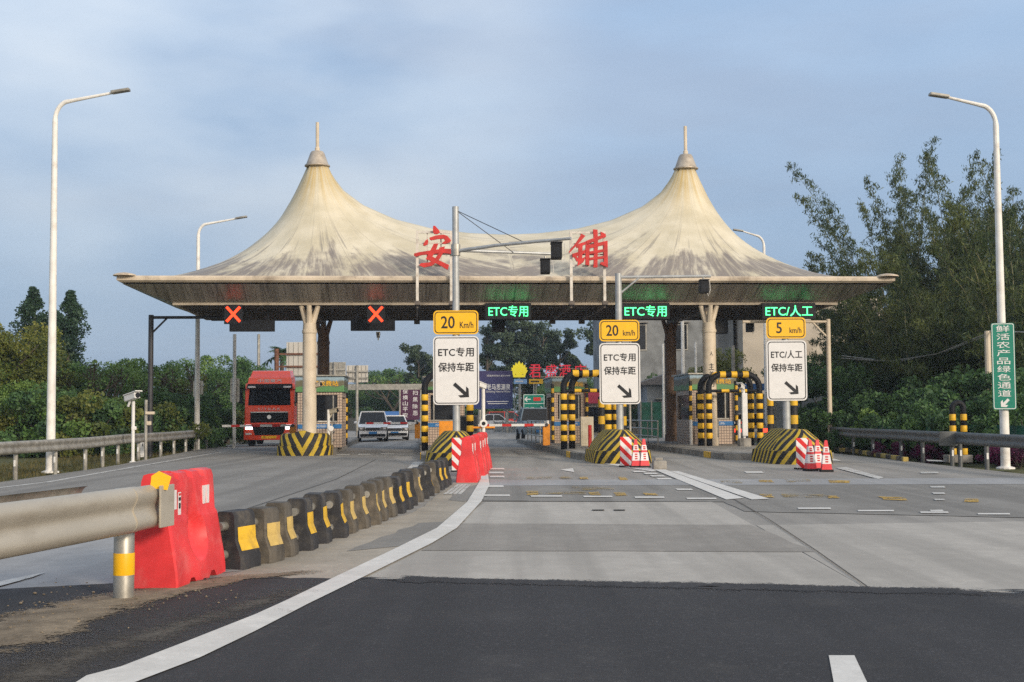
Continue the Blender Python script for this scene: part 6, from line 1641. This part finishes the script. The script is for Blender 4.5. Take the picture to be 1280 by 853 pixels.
# far trees behind the plaza
FT = [('airy_a', 608, 408, 135, 'tall airy tree behind the blue billboard, leftmost of the far group'), ('airy_a', 633, 394, 140, 'tallest airy tree above the blue billboard'), ('airy_b', 655, 402, 138, 'tall airy tree above the yellow emblem'),
      ('airy_a', 674, 408, 142, 'tall airy tree above the first red characters'), ('airy_b', 694, 412, 136, 'airy tree right of the far group above the red characters'), ('airy_b', 712, 448, 138, 'small airy tree at the right end of the far group'), ('airy_a', 752, 408, 132, 'airy tree left of the second 20 km/h plate'),
      ('airy_b', 523, 430, 130, 'airy tree left of the first lane sign'), ('airy_b', 540, 448, 134, 'airy tree directly behind the first lane sign'), ('broad_b', 505, 462, 140, 'dark rounded tree above the purple banner'), ('broad_b', 470, 460, 145, 'dark rounded tree above the white van'),
      ('twig', 492, 460, 128, 'bare twiggy tree left of the purple banner top'), ('broad_b', 440, 478, 135, 'dark rounded tree right of the leftmost booth'), ('broad_b', 412, 480, 140, 'dark rounded tree behind the leftmost booth'), ('broad_b', 720, 470, 128, 'dark rounded tree behind the third island booth'), ('broad_b', 690, 480, 126, 'dark tree behind the green direction sign'), ('broad_b', 600, 480, 128, 'dark tree behind the blue billboard post')]
for key, px, ty, Y, lb in FT:
    h = height(px, ty, Y); base_h = {'airy_a': 11, 'airy_b': 10, 'twig': 4.6}.get(key, 5.0); s = h / base_h
    plant(key, 'distant_tree', lb, 'tree', at(px, Y), max(.85, s * (1.0 if 'airy' in key else 1.15)), None, 'distant trees behind the plaza', s)
hp_ = []
for i in range(9000):
    x = RG.uniform(-34, 12); hp_.append((x, 150 + RG.uniform(-3, 3), RG.uniform(0, 3.2) + math.sin(x * .6) * .5 + .3))
o = bpy.data.objects.new('undergrowth', leaves_mesh('undergrowth', hp_, .5, m_leaf_dark)); COL.objects.link(o); stuff(o, 'dark mass of undergrowth along the far side of the junction', 'undergrowth')
plant('broad_c', 'broadleaf_tree', 'small yellowish tree before the beige building on the right', 'tree', at(905, 82), 1.0, None, None, height(905, 438, 82) / 5.0)
plant('broad_b', 'broadleaf_tree', 'dark tree right of the beige building behind the 5 km/h sign', 'tree', at(1012, 80), 1.1, None, None, height(1012, 440, 80) / 5.0)
plant('shrub_b', 'roadside_shrub', 'dark ivy covered shrub before the grey building', 'shrub', at(808, 86), 1.4, None, None, 2.6)
# palm
pp = at(350, 92); ph = height(350, 432, 92)
t = thing('palm_tree', 'palm tree above the red truck roof beside the rusty sign post', 'tree', pp)
MB().tube([(0, 0, 0), (.1, 0, ph * .5), (.15, 0, ph * .9)], [.2, .16, .14], 8).build('trunk', m_bark, t, smooth='auto')
mb = MB()
for i in range(20):
    a = 2 * PI * i / 20 + RG.uniform(-.2, .2); el = RG.uniform(-.1, 1.2); Lf = RG.uniform(1.5, 2.1)
    p0 = np.array([.15, 0, ph * .9]); prev = p0
    for j in range(1, 8):
        f = j / 7; q = p0 + np.array([math.cos(a) * math.cos(el) * Lf * f, math.sin(a) * math.cos(el) * Lf * f, math.sin(el) * Lf * f - 1.1 * f * f])
        d_ = (q - prev); s_ = np.cross(d_, (0, 0, 1)); s_ = s_ / (np.linalg.norm(s_) + 1e-6)
        for sg in (-1, 1):
            w = .55 * math.sin(PI * min(1, f * .9 + .08)); tip = q + s_ * sg * w + d_ * .5 - np.array([0, 0, .3 * w])
            mb.add([prev, q, tip], [(0, 1, 2)])
        prev = q
mb.build('crown', m_leaf_dark, t, fix=False)
# bamboo clumps
def bamboo(seed, H, n_tall, n_low, spread, lean):
    g = np.random.default_rng(seed); cu = MB(); P = []
    for c in range(n_tall + n_low):
        tall = c < n_tall
        a = (2 * PI * c / n_tall + g.normal(0, .3)) if tall else g.uniform(0, 2 * PI)
        b0 = np.array([math.cos(a), math.sin(a), 0]) * g.uniform(.1, .9)
        hh = H * (g.uniform(.74, 1.0) if tall else g.uniform(.32, .66)); sw = g.uniform(.45, 1.0)
        out = np.array([math.cos(a), math.sin(a), 0]) * spread * sw + np.array([lean[0], lean[1], 0])
        cr_ = []; K = 14
        for j in range(K + 1):
            f = j / K; q = b0 + out * f ** 1.7 + np.array([0, 0, hh * (f - .12 * sw * f ** 5)]) + g.normal(0, .03, 3); cr_.append(q)
        cu.tube([tuple(q) for q in cr_], [.042 * (1 - .85 * j / K) for j in range(K + 1)], 4, caps=False)
        NB_ = 64 if tall else 46
        for j in range(NB_):
            f = (.26 if tall else .12) + (.74 if tall else .88) * (j + g.uniform(0, 1)) / NB_; i_ = min(K - 1, int(f * K)); q = cr_[i_] + (cr_[i_ + 1] - cr_[i_]) * (f * K - i_)
            L_ = ((1.1 if tall else 1.2) * (1 - f) ** .7 + .28) * g.uniform(.5, 1.3); an = g.uniform(0, 2 * PI)
            d_ = np.array([math.cos(an), math.sin(an), g.uniform(.4, 1.2)]); d_ /= np.linalg.norm(d_)
            m_ = q + d_ * L_ * .6; e = q + d_ * L_ - np.array([0, 0, .38 * L_])
            cu.tube([tuple(q), tuple(m_), tuple(e)], [.009, .007, .004], 3, caps=False)
            for nn_, (s0, s1) in ((8, (q, m_)), (15, (m_, e))):
                tt = g.uniform(.1, 1.08, (nn_, 1)); P.append(s0 + (s1 - s0) * tt + g.normal(0, .085, (nn_, 3)) - np.array([0, 0, .05]))
        P.append(cr_[-1] + g.normal(0, .10, (10, 3)))
    P = np.concatenate(P); P = P[P[:, 2] > .1]
    return cu, leaves_mesh('foliage', P, .21, m_leaf_bam, .20, 1.4)
BAM = [bamboo(21, 17.2, 10, 20, 4.4, (-.8, 0)), bamboo(22, 15.6, 9, 22, 3.6, (.2, 0)), bamboo(23, 10.0, 6, 26, 3.0, (0, 0))]
BP = [(0, 1122, 64, 1.02, 'tall feathery bamboo clump right of the canopy tip, leaning left'), (1, 1168, 66, 1.03, 'tall bamboo clump between the canopy tip and the right lamp'), (1, 1222, 60, 1.0, 'bamboo clump just left of the right lamp post'),
      (2, 1275, 50, 1.12, 'dense bamboo clump right of the right lamp post'), (2, 1140, 56, 1.0, 'shorter bamboo clump low behind the right guardrail'), (2, 1075, 70, .95, 'bamboo clump behind the brown gantry post'),
      (2, 1200, 52, .95, 'dark bamboo clump behind the striped hoop'), (1, 1296, 56, .95, 'bamboo clump cut by the right photo edge'), (1, 1258, 68, 1.08, 'tall rear bamboo clump rising just right of the right lamp post'), (2, 1100, 66, 1.15, 'low rear bamboo clump under the right canopy tip'), (2, 1245, 64, 1.25, 'rear bamboo clump seen behind the tall green sign'), (2, 1150, 72, 1.3, 'rear bamboo clump behind the sagging cables'), (2, 1310, 62, 1.3, 'rear bamboo clump at the right photo edge'), (2, 1195, 72, 1.35, 'rear bamboo clump left of the tall green sign')]
bam_cu = {}
for kk, px, Y, s, lb in BP:
    cu, lm = BAM[kk]
    t = thing('bamboo_clump', lb, 'bamboo', at(px, Y), RG.uniform(-.5, .5), 'bamboo clumps on the right')
    if kk not in bam_cu: bam_cu[kk] = cu.build('culms', m_culm, t, fix=False).data
    else: o = bpy.data.objects.new('culms', bam_cu[kk]); COL.objects.link(o); o.parent = t
    c = bpy.data.objects.new('foliage', lm); COL.objects.link(c); c.parent = t; t.scale = (s, s, s)
for i, (px, Y, key, s) in enumerate(((1050, 52, 'shrub_b', 1.5), (1085, 49, 'shrub_b', 1.3), (1115, 47, 'shrub_a', 1.2), (1140, 45, 'shrub_b', 1.3), (1165, 43, 'shrub_a', 1.1), (1190, 41, 'shrub_b', 1.2), (1218, 40, 'shrub_b', 1.3), (1250, 40, 'shrub_b', 1.4), (1285, 38, 'shrub_b', 1.4), (1110, 54, 'shrub_b', 2.2), (1160, 50, 'shrub_b', 2.0), (1215, 46, 'shrub_b', 2.0), (1270, 44, 'shrub_b', 2.0), (1060, 60, 'shrub_b', 2.4))):
    plant(key, 'roadside_shrub', ('mid green' if key == 'shrub_a' else 'dark green') + (' low' if i < 9 else ' tall') + ' shrub below the bamboo, ' + (['first', 'second', 'third', 'fourth', 'fifth', 'sixth', 'seventh', 'eighth', 'ninth', 'first', 'second', 'third', 'fourth', 'leftmost'][i]) + (' from left of the low ones' if i < 9 else ' from left of the tall ones'), 'shrub', at(px, Y), s, None, 'shrubs below the bamboo')
for i, (px, Y, s) in enumerate(((1110, 42.5, .42), (1135, 41, .4), (1160, 39.5, .42), (1245, 36.2, .42), (1272, 35.4, .5))):
    plant('shrub_a', 'flowering_shrub', 'magenta flowering shrub behind the right guardrail, ' + ['first', 'second', 'third', 'fourth', 'fifth'][i] + ' from the left', 'shrub', at(px, Y), s, None, 'magenta flowering shrubs on the right', mat=m_leaf_bou)
# big leaf plant
t = thing('banana_plant', 'broad leaved bright green plant behind the right guardrail', 'plant', at(1112, 45)); mb = MB()
for i in range(11):
    a = 2 * PI * i / 11; L_ = RG.uniform(.7, 1.2); pr = None
    for j in range(6):
        f = j / 5; q = Vector((math.cos(a) * L_ * f * .8, math.sin(a) * L_ * f * .8, .4 + 1.0 * f - .9 * f * f)); s_ = Vector((-math.sin(a), math.cos(a), 0)) * .22 * math.sin(PI * min(.98, f + .05))
        if pr: mb.add([pr[0], pr[1], q + s_, q - s_], [(0, 1, 2, 3)])
        pr = (q - s_, q + s_)
mb.build('leaves', m_leaf_mid, t, fix=False); MB().tube([(0, 0, 0), (0, 0, .5)], .07, 6).build('stem', m_culm, t)
# grass on the left verge
gv = []; gf = []
for i in range(9000):
    f = RG.uniform(0, 1); px = -30 + 330 * f; base = G(px, 603 - 44 * f) if px > -30 else G(-30, 603)
    x = base.x - RG.uniform(.1, 4.5); y = base.y + RG.uniform(-1.5, 1.5); h = RG.uniform(.05, .2); a = RG.uniform(0, 6.28); w = .012
    n0 = len(gv); gv += [(x - math.cos(a) * w, y - math.sin(a) * w, -.12), (x + math.cos(a) * w, y + math.sin(a) * w, -.12), (x + RG.normal(0, .05), y + RG.normal(0, .05), -.12 + h)]; gf.append((n0, n0 + 1, n0 + 2))
mb = MB(); mb.v = gv; mb.f = gf; stuff(mb.build('grass', m_grass, None, fix=False), 'short green and dry grass along the left guardrail', 'grass')

# ------------------------------------------------------------------ evening air
me = bpy.data.meshes.new('haze'); bm = bmesh.new(); bmesh.ops.create_cube(bm, size=1); bm.to_mesh(me); bm.free()
hz = bpy.data.objects.new('haze', me); COL.objects.link(hz); hz.scale = (3100, 2700, 23); hz.location = (0, 1220, 10.2)
hm = bpy.data.materials.new('evening_air'); hm.use_nodes = True; hm.node_tree.nodes.clear()
ho = hm.node_tree.nodes.new('ShaderNodeOutputMaterial'); hv = hm.node_tree.nodes.new('ShaderNodeVolumePrincipled')
hv.inputs['Color'].default_value = (0.72, 0.82, 0.95, 1); hv.inputs['Density'].default_value = 0.0005; hv.inputs['Anisotropy'].default_value = 0.2
hm.node_tree.links.new(hv.outputs[0], ho.inputs['Volume']); me.materials.append(hm); hz['kind'] = 'stuff'; hz['label'] = 'thin blue evening haze over the whole toll plaza'; hz['category'] = 'haze'
SC.cycles.volume_bounces = 0
